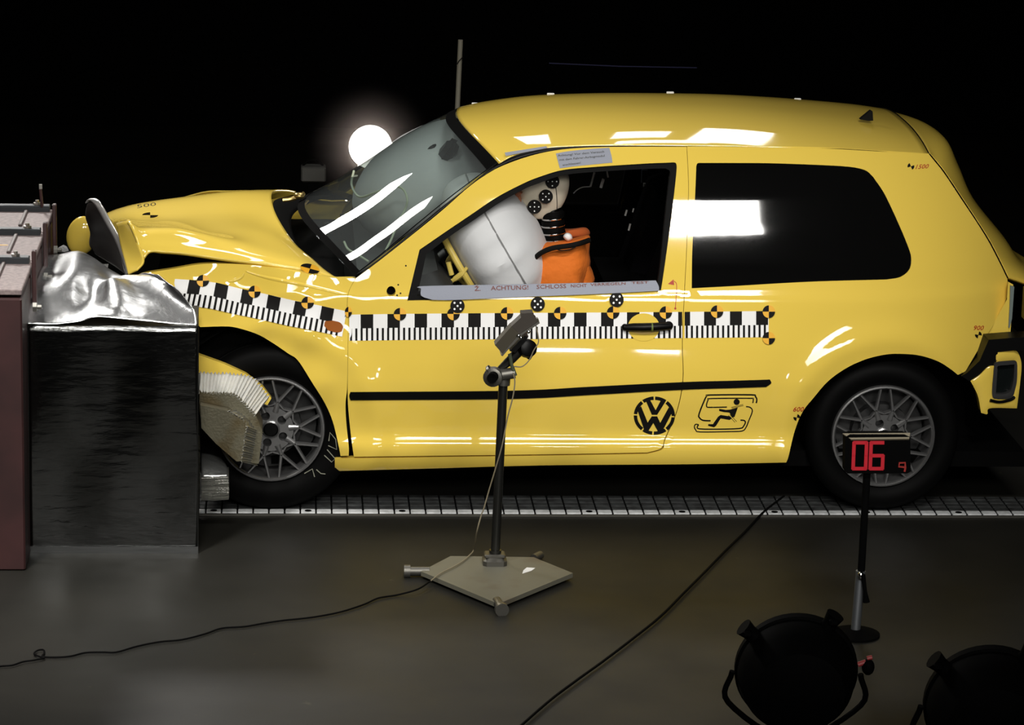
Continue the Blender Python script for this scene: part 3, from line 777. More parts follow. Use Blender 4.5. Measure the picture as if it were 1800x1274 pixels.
# ---- wheels
def wheel(c, rt, rr, parent, rot=0., label=None, nodir=1):
    """c: centre of the outer face; nodir +1: inside lies towards +y"""
    d = nodir; ax = Vector((0, d, 0))
    m_ = MB()
    # outer lip, barrel
    m_.lathe([(rr*1.0, .004), (rr*.985, -.004), (rr*.955, -.005), (rr*.925, .0), (rr*.91, .012), (rr*.885, .05), (rr*.86, .17), (rr*.90, .18), (rr*1.0, .17), (rr*1.0, .02)], c, ax, n=64, closed=True)
    def bar(a, b, w1, w2, y0=-.002, dp=.018):
        a, b = Vector(a), Vector(b); t = (b-a).normalized(); n_ = Vector((-t.y, t.x))
        poly = [a+n_*w1/2, a-n_*w1/2, b-n_*w2/2, b+n_*w2/2]
        q = []
        for kk, (sc_, yy) in enumerate(((1, y0+dp), (1, y0+.005), (.45, y0))):
            mid = [(a if i < 2 else b) for i in range(4)]
            for pp, mm in zip(poly, mid):
                z_ = mm+(pp-mm)*sc_; q.append(c+Vector((z_.x, yy*d, z_.y)))
        fs_ = [(8, 9, 10, 11), (3, 2, 1, 0)]
        for l in (0, 4):
            for i in range(4): j = (i+1) % 4; fs_.append((l+i, l+j, l+4+j, l+4+i))
        m_.add(q, fs_)
    pol = lambda r, t: Vector((r*math.cos(rad(t)), r*math.sin(rad(t))))
    for k in range(10):
        A = rot+90+36*k
        n1, n2 = pol(rr*.52, A-18), pol(rr*.52, A+18)
        bar(pol(rr*.93, A-5.5), n1, rr*.052, rr*.07); bar(pol(rr*.93, A+5.5), n2, rr*.052, rr*.07)
        bar(n1, pol(rr*.33, A-18), rr*.085, rr*.13, y0=.0)
        # small cross link giving the rounded window ends
        bar(n1, pol(rr*.44, A), rr*.06, rr*.05, y0=.003); bar(n2, pol(rr*.44, A), rr*.06, rr*.05, y0=.003)
    # hub plate with five bolt pockets
    ho = circ(0, 0, rr*.42, n=40); hs = [circ(*pol(rr*.265, rot+72*k+36), rr*.082, n=14) for k in range(5)]
    V, fc, lps = cdt([ho]+hs, 0)
    q = [c+Vector((v.x, .004*d, v.y)) for v in V]; s0 = len(q); q += [c+Vector((v.x, .03*d, v.y)) for v in V]
    ff = list(fc)
    for lp in lps:
        for i in range(len(lp)): ff.append((lp[i], lp[(i+1) % len(lp)], s0+lp[(i+1) % len(lp)], s0+lp[i]))
    m_.add(q, ff)
    rim = fixnormals(m_.build('wheel_rim', ALLOY, parent, sharp=40))
    if label: rim['label'] = label
    # tyre
    pr = [(rr*.99, .012), (rr*1.06, -.004), (rr*1.2, -.014), (rt*.90, -.012), (rt*.955, -.002), (rt*.985, .014), (rt, .035), (rt, .06), (rt*.988, .064), (rt*.988, .070), (rt, .074), (rt, .11), (rt*.988, .114), (rt*.988, .12), (rt, .124), (rt, .15), (rt*.98, .175), (rt*.92, .19), (rr*1.1, .19), (rr*.99, .17)]
    fixnormals(MB().lathe(pr, c, ax, n=72, closed=True).build('tyre', TYRE, rim))
    MB().lathe([(rr*.155, .02), (rr*.155, -.004), (rr*.125, -.006), (rr*.115, -.001), (.001, -.001)], c, ax, n=28).build('centre_cap', TRIM, rim)
    MB().lathe([(rr*.155, .004), (rr*.165, -.005), (rr*.14, -.008), (rr*.135, .0)], c, ax, n=28, closed=True).build('centre_ring', ALLOY, rim)
    # brake drum and dark backing
    MB().lathe([(.115, .05), (.115, .10), (rr*.84, .101), (rr*.84, .105), (.02, .106)], c, ax, n=32).build('brake_disc', mat('brake_dark', (.012, .012, .012), .5) if 'brake_dark' not in bpy.data.materials else bpy.data.materials['brake_dark'], rim)
    return rim
FW = P(476, 754.5, .055); RW = P(1552.8, 767, .055)
w1 = wheel(FW, .320, .2045, car, 4, 'silver cross-spoke front wheel half hidden by crushed honeycomb')
w2 = wheel(RW, RW.z-.009, .2005, car, 0, 'silver cross-spoke rear wheel')
wheel(Vector((FW.x, 2*YC-.055, FW.z)), .320, .2045, car, 4, nodir=-1)
wheel(Vector((RW.x, 2*YC-.055, RW.z)), RW.z-.009, .2005, car, 0, nodir=-1)
# chalk zigzag marks on the front tyre
ck = [[(535, 832), (549, 824), (553, 838)], [(556, 825), (564, 832), (572, 833)], [(570, 800), (583, 812), (589, 806), (575, 790)], [(577, 783), (592, 790), (590, 772)], [(578, 775), (580, 760), (590, 772)]]
CHK = mat('grey_chalk', (.22, .22, .17), .8)
for k in ck: decal('chalk_mark', [(stroke(k, 1.6), [], CHK)], w1, off=.0, step=0, surf=lambda a, b: P(a, b, .036), smooth=False)

# ================================================================ markings on the body
def tapeband(name, top, bot, x0, x1, squares, sqw, ticks, tickw, ex=.0007):
    def tp(x): return Vector((x, float(np.interp(x, [p[0] for p in top], [p[1] for p in top]))))
    def at(x, t):
        a = tp(x); dx, h = bot(x); return Vector((a.x+dx*t, a.y+h*t))
    items = []
    n = int((x1-x0)/12)
    base = [at(x0+(x1-x0)*i/n, 0) for i in range(n+1)]+[at(x1+(x0-x1)*i/n, 1) for i in range(n+1)]
    items.append((base, [], WHITE, 0))
    q = lambda a, b, t0, t1: [at(a, t0), at((a+b)/2, t0), at(b, t0), at(b, (t0+t1)/2), at(b, t1), at((a+b)/2, t1), at(a, t1), at(a, (t0+t1)/2)]
    for s_ in squares:
        a, b = max(s_, x0), min(s_+sqw, x1)
        if b-a > 1: items.append((q(a, b, 0.0, .53), [], BLACKP, ex))
    for s_ in ticks:
        if s_-tickw/2 > x0 and s_+tickw/2 < x1: items.append((q(s_-tickw/2, s_+tickw/2, .53, 1.0), [], BLACKP, ex))
    return decal(name, items, car, off=.0012 if x0 > 600 else .0032, step=12)
sq = [587.5, 634, 681, 728.7, 776, 823, 869.5, 916, 963, 1009, 1056.5, 1102, 1148.5, 1192, 1237.5, 1283, 1329]
topd = [(610, 553), (700, 551.5), (890, 550), (1078, 549), (1260, 547.5), (1353, 546.5)]
dt = tapeband('measuring_tape', topd, lambda x: (0, 46), 614, 1199, sq, 22, [617+9.33*i for i in range(63)], 3.8)
dt2 = tapeband('measuring_tape', topd, lambda x: (0, 46), 1203.5, 1351, sq, 21, [1207+9.15*i for i in range(17)], 3.8)
topf = [(300, 490), (333.8, 492), (357, 494), (380, 497.3), (403, 502.7), (426, 508.4), (472.4, 517.8), (495.6, 523), (518.7, 528.4), (565, 537.3), (586, 541.8), (610, 547)]
tapeband('measuring_tape', topf, lambda x: (-8.5, 45), 308, 609.5, [286, 333, 380, 426, 472.4, 519, 565.8, 608], 21.5, [311+9.3*i for i in range(34)], 3.8, ex=.0025)
def marker(cx, cy, r=11, sx=1., rot=0, name='target_marker', a=BLACKP, b=YELT, surf=None, parent=None, off=.0075):
    it = []
    for k in range(4):
        p = [Vector((cx+(q.x-cx)*sx, q.y)) for q in sector(cx, cy, r, rot+90*k)]
        it.append((p, [], a if k in (0, 2) else b))
    return decal(name, it, parent or car, off=off, step=0, surf=surf)
for a, b in [(357, 494), (448, 513), (541, 532), (703, 552), (797, 551.5), (891, 550.5), (984.5, 550), (1077.5, 549), (1170, 549), (1260, 547.5), (1351, 547.5), (1351, 594)]:
    marker(a, b)
marker(612.5, 548, 9, sx=.7)
def dots(cx, cy, r=12.5, surf=None, parent=None, rot=45, off=.0058, wr=.15):
    it = [(circ(cx, cy, r), [], BLACKP, 0)]
    for k in range(5):
        d = 0 if k == 4 else r*.60
        it.append((circ(cx+d*math.cos(rad(rot+90*k)), cy+d*math.sin(rad(rot+90*k)), r*wr, n=10), [], WHITE, .0006))
    return decal('dotted_target', it, parent or car, off=off, step=0, surf=surf)
dots(804, 537.5, off=.0095); dots(945, 534.5, off=.0095); dots(1083.5, 527, off=.0095)
# distorted marker on the hood corner
def HS(a, b): return P(a, b, .135)
marker(545, 472, 17, sx=1., rot=10, surf=lambda a, b: P(a, 472+(b-472)*.5+(a-545)*.18, .13-.0*(a-545)), parent=hood, off=.03)
# small quadrant marks and red numbers
for cx, cy in ((1601, 292.5), (1719.5, 588.5), (1400.5, 733.5)):
    rt_ = 90 if cx < 1610 and cx > 1500 else 0
    it = [(sector(cx, cy, 6, k), [], BLACKP) for k in ((180-20, 0-20) if rt_ else (-90+10, 90+10))]
    decal('corner_mark', it, car, step=0)
text_decal('height_mark', '1500', (1607, 297), 7.5, REDINK, car, angle=3, shear=.4, width=24, bold=.01)
text_decal('height_mark', '900', (1710, 580), 8, REDINK, car, angle=0, shear=.3, width=18, bold=.01)
text_decal('height_mark', '600', (1393, 723), 8, REDINK, car, angle=0, shear=.3, width=19, bold=.01)
# red arrow by the door lock
decal('red_arrow', [([Vector((1174, 499)), Vector((1184, 491)), Vector((1185, 501))], [], REDINK), (stroke([(1185, 494), (1189, 499), (1189, 515), (1187, 541)], 1.1, smooth=4), [], REDINK), (circ(1187, 542, 2, n=10), [], REDINK)], car, step=0)
# stencilled round emblem
Z = lambda a, b: Vector((1100+a/7.347, 680+b/7.347))
cx, cy, rx, ry = 1150.2, 730.3, 36.2, 33.7
items = []
gaps = [90, 128, 177, 232, 262+4, 308, 357, 412]
for i in range(8):
    a0, a1 = gaps[i]+2.2, gaps[(i+1) % 8]+(360 if i == 7 else 0)-2.2
    oo = circ(cx, cy, rx, -ry, 14, a0, a1); ii = circ(cx, cy, rx-6, -(ry-6), 14, a0, a1)
    items.append((oo+ii[::-1], [], BLACKP))
items.append(([Z(*p) for p in [(262, 185), (315, 168), (385, 298), (455, 168), (515, 185), (405, 358), (335, 358)]], [], BLACKP))
items.append(([Z(*p) for p in [(150, 300), (196, 245), (283, 458), (335, 378), (405, 378), (445, 462), (555, 262), (600, 325), (480, 555), (415, 575), (355, 465), (285, 578), (240, 560)]], [], BLACKP))
decal('stencilled_emblem', items, car, off=.001, step=0)
# stencilled safety pictogram
items = []
for pts, w_ in (([(1095, 435), (1000, 430), (955, 400), (945, 350), (1020, 160), (1045, 120), (1085, 103), (1620, 100), (1672, 120), (1692, 160), (1685, 207)], 19),
                ([(1305, 258), (1080, 262), (1045, 250), (1045, 215), (1065, 165), (1100, 148), (1600, 145), (1645, 155), (1640, 207)], 15),
                ([(1553, 252), (1605, 262), (1635, 310), (1590, 430), (1550, 525), (1500, 568), (1350, 575), (960, 580), (905, 555), (886, 515), (900, 482), (942, 485)], 15),
                ([(942, 487), (925, 510), (950, 540), (1200, 544), (1470, 535), (1520, 505), (1545, 455), (1525, 430), (1480, 427)], 17)):
    items.append((stroke([Z(*p) for p in pts], w_/7.347, smooth=3), [], BLACKP))
items.append((circ(*Z(1432, 192), 5.4, n=18), [], BLACKP))
items.append(([Z(*p) for p in [(1205, 280), (1290, 295), (1350, 290), (1395, 278), (1448, 262), (1405, 385), (1370, 395), (1340, 330), (1260, 322), (1205, 308)]], [], BLACKP))
items.append(([Z(*p) for p in [(1350, 378), (1225, 360), (1190, 385), (1125, 478), (1065, 478), (1062, 500), (1140, 520), (1165, 500), (1225, 405), (1340, 425), (1370, 405)]], [], BLACKP))
for a, b in (((1368, 275), (1520, 238)), ((1362, 262), (1515, 224)), ((1325, 365), (1410, 455)), ((1345, 355), (1432, 445))): items.append((stroke([Z(*a), Z(*b)], .8), [], BLACKP))
decal('stencilled_pictogram', items, car, off=.001, step=0)
# side indicator lamp
panel('side_indicator', outline([(570, 573), (572, 565), (583, 563.5)], [(583, 563.5), (597, 567), (604, 574), (601, 583)], [(601, 583), (592, 585), (576, 581)], [(576, 581), (570, 573)], gap=3), [], AMBER, car, thick=.012, off=-.010, bev=.005, step=5, ring=2)
# door handle with its recess
decal('handle_cup', [(circ(1131.5, 575, 28, 24.5, 40), [], YEL)], door, off=.0024, step=8)
decal('handle_cup_shade', [(circ(1131.5, 575.5, 26, 12, 30, 0, 180), [], mat('yellow_cup_shaded', (.62, .38, .04), .45))], door, off=.0034, step=8)  # darker yellow decal paints the shade inside the cup
hb = [PS(a, b)+Vector((0, -.018-.012*math.sin(math.pi*min(max((a-1095)/87, 0), 1)), 0)) for a, b in [(1099, 573.5), (1112, 572.5), (1130, 572), (1150, 571.5), (1168, 571), (1178, 570.5)]]
hd = MB().tube(hb, [.013, .0155, .016, .016, .0155, .014], 14).ell(PS(1174, 570.5)+Vector((0, -.02, 0)), (.018, .012, .018), n=16).ell(PS(1098, 573.5)+Vector((0, -.014, 0)), (.014, .012, .013), n=16).build('door_handle', TRIM, door)
MB().lathe([(.0155, -.004), (.0165, -.002), (.0165, .002), (.0155, .004)], (hb[3]+hb[2])/2+Vector((.01, 0, 0)), (1, 0, 0), n=14).build('tape_mark', mat('olive_mark', (.12, .16, .03), .6), hd)
# small holes by the mirror mount
for a, b in ((713.5, 467), (700, 500.5), (704, 515.5), (698, 519)): decal('screw_hole', [(circ(a, b, 1.6, n=8), [], BLACKP)], door, off=.001, step=0)
# grey tape over the window sill with handwriting
tp_o = outline([(740, 507), (745, 503), (900, 500), (1040, 497), (1120, 494), (1153, 493)], [(1153, 493), (1158, 503), (1158.5, 511)], [(1158.5, 511), (1040, 517), (900, 522.5), (800, 527), (760, 527)], [(760, 527), (741, 520), (740, 507)])
def PT(a, b): return PS(a, b, -.012)
tape = panel('sill_tape', tp_o, [], TAPE, car, thick=.004, surf=PT, analytic=False, bev=0, step=12, ring=None)
text_decal('handwriting', '\u017d.', (834, 511), 7.5, BRINK, tape, angle=1.3, surf=PT, width=11, bold=.01)
text_decal('handwriting', 'ACHTUNG!', (863, 510), 7.5, BRINK, tape, angle=1.3, surf=PT, width=66, bold=.01)
text_decal('handwriting', 'SCHLOSS', (943, 507.5), 7.0, BRINK, tape, angle=1.6, surf=PT, width=52, bold=.01)
text_decal('handwriting', 'NICHT', (1003, 505), 5.4, BRINK, tape, angle=1.8, surf=PT, width=28, bold=.01)
text_decal('handwriting', 'VERRIEGELN', (1038, 502.5), 4.6, BRINK, tape, angle=2.2, surf=PT, width=62, bold=.01)
text_decal('handwriting', 'TEST', (1110, 499), 4.2, BRINK, tape, angle=2.2, surf=PT, width=30, bold=.01)
nt_o = outline([(977, 270), (1000, 266), (1040, 262), (1071, 260)], [(1071, 260), (1075, 275), (1076.5, 286)], [(1076.5, 286), (1040, 289.5), (1010, 292.5), (984, 296)], [(984, 296), (977, 270)])
nt_ = decal('note_tape', [(nt_o, [], TAPE)], door, off=.002, step=8)
for i, (tx, x, y, w_, an) in enumerate((('Achtung! Vor dem Versuch', 980.5, 275, 82, 5), ('mit dem Fahrer-Airbagmodul', 983, 282.7, 80, 5.5), ('anschliessen!', 989, 291.5, 32, 7))):
    text_decal('handwriting', tx, (x, y), 3.6, DKINK, nt_, angle=an, surf=lambda a, b: PS(a, b, -.0022), width=w_, bold=.006)
# mark on the hood
text_decal('hood_mark', '500', (240, 366), 6, DKINK, hood, angle=8, surf=lambda a, b: P(a, b, 1.0), width=34, off=.05)
decal('hood_mark', [(sector(264, 378, 14, 0), [], BLACKP), (sector(264, 378, 14, 180), [], BLACKP)], hood, off=.03, step=0, surf=lambda a, b: P(a, 378+(b-378)*.35, .85))

# ================================================================ inside the car
# dashboard, seats
def seat(yc, x0, name):
    mb = MB()
    R = Matrix.Rotation(rad(18), 3, 'Y')
    b = mb.box((x0+.22, yc, .78), (.14, .48, .62), rot=R, bev=.05)
    o = b.build(name, SEATM, car)
    MB().box((x0-.06, yc, .46), (.52, .50, .16), bev=.05).build('seat_cushion', SEATM, o)
    MB().box((x0+.36, yc, 1.19), (.10, .27, .17), rot=R, bev=.04).build('headrest', SEATM, o)
    for s_ in (-.06, .06): MB().tube([(x0+.315, yc+s_, 1.04), (x0+.34, yc+s_, 1.14)], .006, 8).build('headrest_post', CHROME, o)
    return o
seat(.47, .42, 'front_seat'); seat(1.27, .42, 'front_seat')
mb = MB(); mb.box((1.20, YC, .80), (.16, 1.25, .5), rot=Matrix.Rotation(rad(14), 3, 'Y'), bev=.05); mb.build('rear_seat', SEATM, car)
DASH = mat('dark_dashboard', (.012, .012, .013), .6, bump=(200, .2, .001))
dn = [[P(560, 400, .9), P(545, 420, .9)], []]
mb = MB(); mb.box((-.42, YC, .80), (.42, 1.36, .14), rot=Matrix.Rotation(rad(-8), 3, 'Y'), bev=.05); mb.box((-.30, YC, .66), (.30, 1.34, .26), bev=.04)
dash = mb.build('dashboard', DASH, car)
mb = MB(); mb.box(P(578, 402, .80), (.035, .20, .02), rot=Matrix.Rotation(rad(20), 3, 'Y'), bev=.008); mb.build('demister_vent', BLACKP, dash)
# rear-view mirror behind the screen
mm = MB(); rp = P(784, 270, .80)
mm.box(rp, (.055, .23, .07), rot=Matrix.Rotation(rad(24), 3, 'Y') @ Matrix.Rotation(rad(-28), 3, 'X'), bev=.02)
mirror = mm.build('rear_view_mirror', TRIM, car)
MB().tube([rp+Vector((-.02, .02, .0)), P(768, 272, .84), P(759, 260, .86)], [.012, .012, .024], 10).build('mirror_stem', TRIM, mirror)
# pale cables slung behind the screen
CAB = mat('pale_green_cable', (.50, .56, .42), .5)
for pts in ([(622, 300, .9), (618, 325, .85), (632, 346, .7), (660, 338, .62), (690, 328, .6), (708, 332, .55), (716, 350, .5), (712, 368, .5), (700, 390, .48), (688, 420, .45), (678, 440, .42)],
            [(605, 425, .5), (612, 438, .45), (628, 447, .4), (648, 460, .36)]):
    MB().tube(cr([P(*q) for q in pts], 6), .0045, 8).build('measuring_cable', CAB, car)
# passenger airbag filling the far half behind the screen
BAG = mat('airbag_fabric', (.66, .67, .68), .75, bump=(22, .25, .006))
PBAG = mat('passenger_airbag_fabric', (.62, .64, .65), .8, bump=(10, .3, .01))
def bagfn(q):
    a = math.atan2(q.y, q.x); s_ = 1+.02*math.sin(8*a)*abs(q.z)**.3
    return Vector((q.x*s_, q.y*s_, math.copysign(abs(q.z)**.9, q.z)))
pc = P(752, 312, 1.10)
MB().ell(pc, (.33, .40, .19), rot=Matrix.Rotation(rad(-30), 3, 'Y'), n=40, fn=bagfn).build('passenger_airbag', PBAG, car)
# driver airbag : a cushion on the steering wheel, with its radial seam
axd = Vector((.86, .0, .51)).normalized()      # towards the driver's chest
ac = P(866, 428, .47)
zq = Vector(axd); xq = Vector((0, 1, 0)); yq = zq.cross(xq); RB = Matrix((xq, yq, zq)).transposed()
def bag2(q):
    a = math.atan2(q.y, q.x); r = math.hypot(q.x, q.y)
    w_ = .02*math.sin(a*14)*(r**6)+.010*math.sin(a*26+2*math.sin(a*5))*(r**4)*(1 if math.cos(a+2.6) > 0 else .4)
    return Vector((q.x*(1+w_), q.y*(1+w_), math.copysign(abs(q.z)**.85, q.z)*(1 if q.z > 0 else .8)))
bag = MB().ell(ac, (.285, .285, .195), rot=RB, n=64, fn=bag2).build('driver_airbag', BAG, car)
sm = []
for i in range(33):
    t = rad(-178+356*i/32); q = bag2(Vector((0.0, math.sin(t), math.cos(t)))) if False else bag2(Vector((-math.sin(rad(70))*math.cos(t), math.sin(t)*math.sin(rad(90)) if True else 0, math.cos(t)*math.cos(rad(70))*0+0)))
seam = []
for i in range(41):
    a = 2*math.pi*i/41; q = bag2(Vector((math.cos(a)*.985, math.sin(a)*.985, .17)))*1.006
    seam.append(ac+RB @ Vector((q.x*.285, q.y*.285, q.z*.195)))
MB().tube(seam, .0034, 6, closed=True).build('airbag_seam', mat('airbag_thread', (.24, .24, .24), .8), bag)
# steering wheel in yellow
SWY = mat('yellow_steering_wheel', (.62, .47, .10), .5)
swc = P(806, 455, .47); ring = []
for i in range(48):
    a = 2*math.pi*i/48; ring.append(swc+RB @ Vector((math.cos(a)*.185, math.sin(a)*.185, 0)))
sw = MB().tube(ring, .013, 10, closed=True).build('steering_wheel', SWY, car)
for a in (20, 160, 270):
    MB().tube([swc+RB @ Vector((math.cos(rad(a))*.18, math.sin(rad(a))*.18, 0)), swc+RB @ Vector((math.cos(rad(a))*.05, math.sin(rad(a))*.05, -.035))], [.011, .016], 8).build('spoke', SWY, sw)
MB().lathe([(.06, -.06), (.065, -.03), (.045, -.01)], swc, axd, n=24).build('wheel_hub', TRIM, sw)
MB().tube([swc-axd*.05, swc-axd*.40], .03, 12).build('steering_column', VOID, sw)
MB().tube(cr([P(790, 497, .30), P(800, 490, .29), P(813, 480, .28), P(821, 470, .28)], 4), [.008]*4+[.011]*5+[.007]*4, 8).build('column_stalk', SWY, sw)
MB().tube([P(788, 461, .31), P(794, 483, .31)], .010, 8).build('column_stalk', SWY, sw)
# bare steel bits glimpsed in the dark cabin : grab rod, belt guide, camera clamps
GREYR = mat('bright_rod', (.75, .75, .72), .3, metal=.5)
for a, b, r_, y in (((1045, 303), (1038, 328), .004, .9), ((1061, 314), (1056, 330), .006, .8), ((1067, 300), (1069, 312), .004, .9), ((1102, 369), (1099, 379), .004, .85), ((1114, 366), (1112, 373), .003, .85), ((1108, 393), (1105, 405), .004, .8)):
    MB().tube([P(*a, y), P(*b, y)], r_, 8).build('interior_rod', GREYR, car)
MB().tube(cr([P(1038, 328, .9), P(1024, 329, .9), P(1014, 334, .9), P(1008, 340, .9)], 4), .0025, 6).build('interior_rod', GREYR, car)
MB().tube([P(1131, 325, 1.45), P(1174, 325, 1.45)], .009, 8).build('grab_handle', GREYR, car)
MB().box((P(1150, 310, 1.50)), (.11, .01, .06), bev=.003).build('far_window_view', mat('slate_blue_view', (.03, .04, .055), .5, var=(20, (.09, .10, .13), .4, .7)), car)  # added panel, coloured as the view through the opposite side window
MB().box(P(1000, 369, 1.64), (1.25, .02, .06), bev=.005).build('sill_lining', VOID, car)
# ---------------------------------------------------------------- crash test dummy
SKIN = mat('dummy_vinyl', (.72, .66, .52), .6, var=(12, (.58, .52, .40), .4, .7))
FACE = mat('dummy_face_paint', (.42, .16, .08), .6)
ORANGE = mat('orange_cotton', (.75, .17, .012), .85, bump=(11, .7, .02))
YD = .46
dummy = thing('crash_test_dummy', P(985, 600, YD), 'crash test dummy in orange shirt leaning into the airbag, dotted targets on its head', 'dummy')
dummy.location = (.30, YD, .50)
def skinbody(name, pts, edges, radii, m, parent, sub=2):
    me = bpy.data.meshes.new(name); me.from_pydata([tuple(p) for p in pts], edges, []); me.update()
    o = bpy.data.objects.new(name, me); COL.objects.link(o)
    md = o.modifiers.new('skin', 'SKIN'); md.use_smooth_shade = True
    for i, r in enumerate(radii):
        r = r if isinstance(r, tuple) else (r, r); me.skin_vertices[0].data[i].radius = r
    me.skin_vertices[0].data[0].use_root = True
    s_ = o.modifiers.new('sub', 'SUBSURF'); s_.levels = sub; s_.render_levels = sub
    bpy.context.view_layer.update()
    ev = o.evaluated_get(bpy.context.evaluated_depsgraph_get()); m2 = bpy.data.meshes.new_from_object(ev)
    bpy.data.objects.remove(o); m2.materials.clear(); m2.materials.append(m)
    for p in m2.polygons: p.use_smooth = True
    o = bpy.data.objects.new(name, m2); COL.objects.link(o); world_parent(o, parent); return o
hip = P(1010, 640, YD); ch = P(985, 475, YD); sh = P(985, 448, YD); nk = P(985, 425, YD)
pts = [hip, P(1002, 560, YD), P(990, 505, YD), P(985, 465, YD), P(984, 430, YD),
       P(988, 462, YD-.10), P(985, 462, YD+.12),
       P(960, 550, YD-.15), P(900, 575, YD-.16), P(960, 540, YD+.21), P(900, 575, YD+.16),
       P(915, 655, YD-.12), P(915, 655, YD+.12), P(800, 690, YD-.13), P(800, 690, YD+.13),
       P(850, 560, YD-.14), P(850, 560, YD+.14)]
ed = [(0, 1), (1, 2), (2, 3), (3, 4), (3, 5), (3, 6), (5, 7), (7, 8), (6, 9), (9, 10), (0, 11), (0, 12), (11, 13), (12, 14), (8, 15), (10, 16)]
rd = [(.12, .15), (.11, .14), (.115, .15), (.115, .14), (.055, .06), .075, .075, .05, .042, .05, .042, .085, .085, .06, .06, .03, .03]
shirt = skinbody('orange_clothing', pts, ed, rd, ORANGE, dummy)
# chest volume as the photo shows it: rounded shoulder front, flat open collar
def blob(name, outl, y0, dy, m, parent, n=10):
    """a rounded solid whose outline is a closed spline of pixels; thickness swells to dy towards its middle"""
    o = cr([Vector(p) for p in outl], 5, closed=True); cx = sum(p.x for p in o)/len(o); cy = sum(p.y for p in o)/len(o)
    vs_, fs_ = [], []; N = len(o)
    rings = [(math.cos(rad(a)), math.sin(rad(a))) for a in range(-84, 85, 12)]
    for c_, s_ in rings:
        for p in o: vs_.append(P(cx+(p.x-cx)*c_**.55, cy+(p.y-cy)*c_**.55, y0+dy*s_))
    M_ = len(rings)
    for i in range(M_-1):
        for j in range(N): fs_.append((i*N+j, i*N+(j+1) % N, (i+1)*N+(j+1) % N, (i+1)*N+j))
    fs_ += [tuple(range(N-1, -1, -1)), tuple((M_-1)*N+j for j in range(N))]
    return fixnormals(make(name, vs_, fs_, m, parent))
blob('orange_shirt', [(932, 438), (950, 428), (975, 424), (1005, 419), (1034, 413), (1037, 425), (1036, 445), (1038, 460), (1035, 480), (1028, 500), (1025, 530), (985, 540), (940, 535), (925, 500), (930, 465)], YD-.02, .16, ORANGE, dummy)
blob('shirt_collar', [(915, 402), (935, 396), (960, 400), (1000, 402), (1030, 400), (1035, 414), (1000, 422), (960, 434), (938, 446), (925, 425)], YD+.11, .07, mat('orange_cotton_shaded', (.42, .085, .012), .9), dummy)  # darker orange puts the shade behind the neck into the cloth colour
# strap across the chest
MB().tube(cr([P(938, 455, .27), P(952, 444, .25), P(972, 436, .245), (P(1000, 432, .245)), P(1018, 428, .25), P(1036, 422, .28)], 5), .010, 8).build('shoulder_strap', BLACKP, dummy)
MB().tube(cr([P(975, 436, .24), P(985, 440, .24), P(1000, 439, .24), P(1012, 434, .24)], 5), .0022, 6).build('sensor_wire', BLACKP, dummy)
blob('shoulder_disc', [(990, 416), (996, 409), (1004, 412), (1006, 420), (998, 424)], YD-.10, .03, WHITE, dummy)
# neck : black rubber discs with bright rings between
for i, (x, y) in enumerate(((972, 377), (972, 390), (973, 403), (976, 415))):
    c = P(x, y, YD); ax_ = (P(976, 415, YD)-P(971, 360, YD)).normalized()
    nr = MB().lathe([(.030, -.017), (.040, -.013), (.045, -.006), (.045, .006), (.040, .012), (.030, .015)], c, ax_, n=28).build('neck_disc', BLK, dummy)
    MB().lathe([(.046, -.003), (.047, 0), (.046, .003)], c+ax_*.013, ax_, n=28).build('neck_ring', CHROME, nr)
MB().lathe([(.026, -.02), (.034, -.016), (.034, .012), (.026, .016)], P(971, 366, YD), (0.05, 0, 1), n=24).build('neck_bracket', CHROME, dummy)
# head : pressed forward and down into the bag, chin lower left
hc = P(955, 322, YD)
Rh = Matrix.Rotation(rad(-14), 3, 'Y')
def headfn(q):
    # local: -x is the face, +z the crown
    x, y, z = q.x, q.y, q.z
    w_ = 1.0
    if z < 0:                                     # jaw narrows to the chin, back of the skull tucks in
        w_ = 1-.30*(-z)**1.5
        x = x*(1-.10*(-z)) - .30*(-z)**1.6*(1 if x < .3 else .5)
    y = y*w_*(.80 if x < 0 else .86)
    if x < 0:                                     # face relief
        f = math.exp(-(y/.16)**2)
        x -= .16*f*math.exp(-((z+.05)/.13)**2)     # nose
        x -= .05*math.exp(-(y/.35)**2)*math.exp(-((z+.42)/.10)**2)   # lips
        x += .05*math.exp(-(y/.30)**2)*math.exp(-((z+.30)/.06)**2)
        x -= .05*math.exp(-(y/.30)**2)*math.exp(-((z+.70)/.14)**2)   # chin
        for e in (-.33, .33): x += .07*math.exp(-((y-e)/.16)**2)*math.exp(-((z-.12)/.10)**2)  # eye hollows
        x -= .03*math.exp(-((z-.27)/.09)**2)       # brow
    return Vector((x, y, z))
head = MB().ell(hc, (.102, .092, .135), rot=Rh, n=72, fn=headfn).build('head', SKIN, dummy)
# skull cap joint line and ear
cl = []
for i in range(25):
    a = math.pi*i/24; q = Vector((.42, -math.cos(a)*.80, math.sin(a)*.93)) if False else Vector((.36, -math.sin(rad(-90+180*i/24))*.0, 0))
cap = []
for i in range(40):
    a = 2*math.pi*i/40; r_ = .90; q = headfn(Vector((.40, r_*math.cos(a), r_*math.sin(a)))) ; cap.append(hc+Rh @ Vector((q.x*.104, q.y*.094, q.z*.137)))
MB().tube(cap, .0018, 6, closed=True).build('skull_cap_joint', mat('dark_joint', (.06, .05, .04), .7), head)
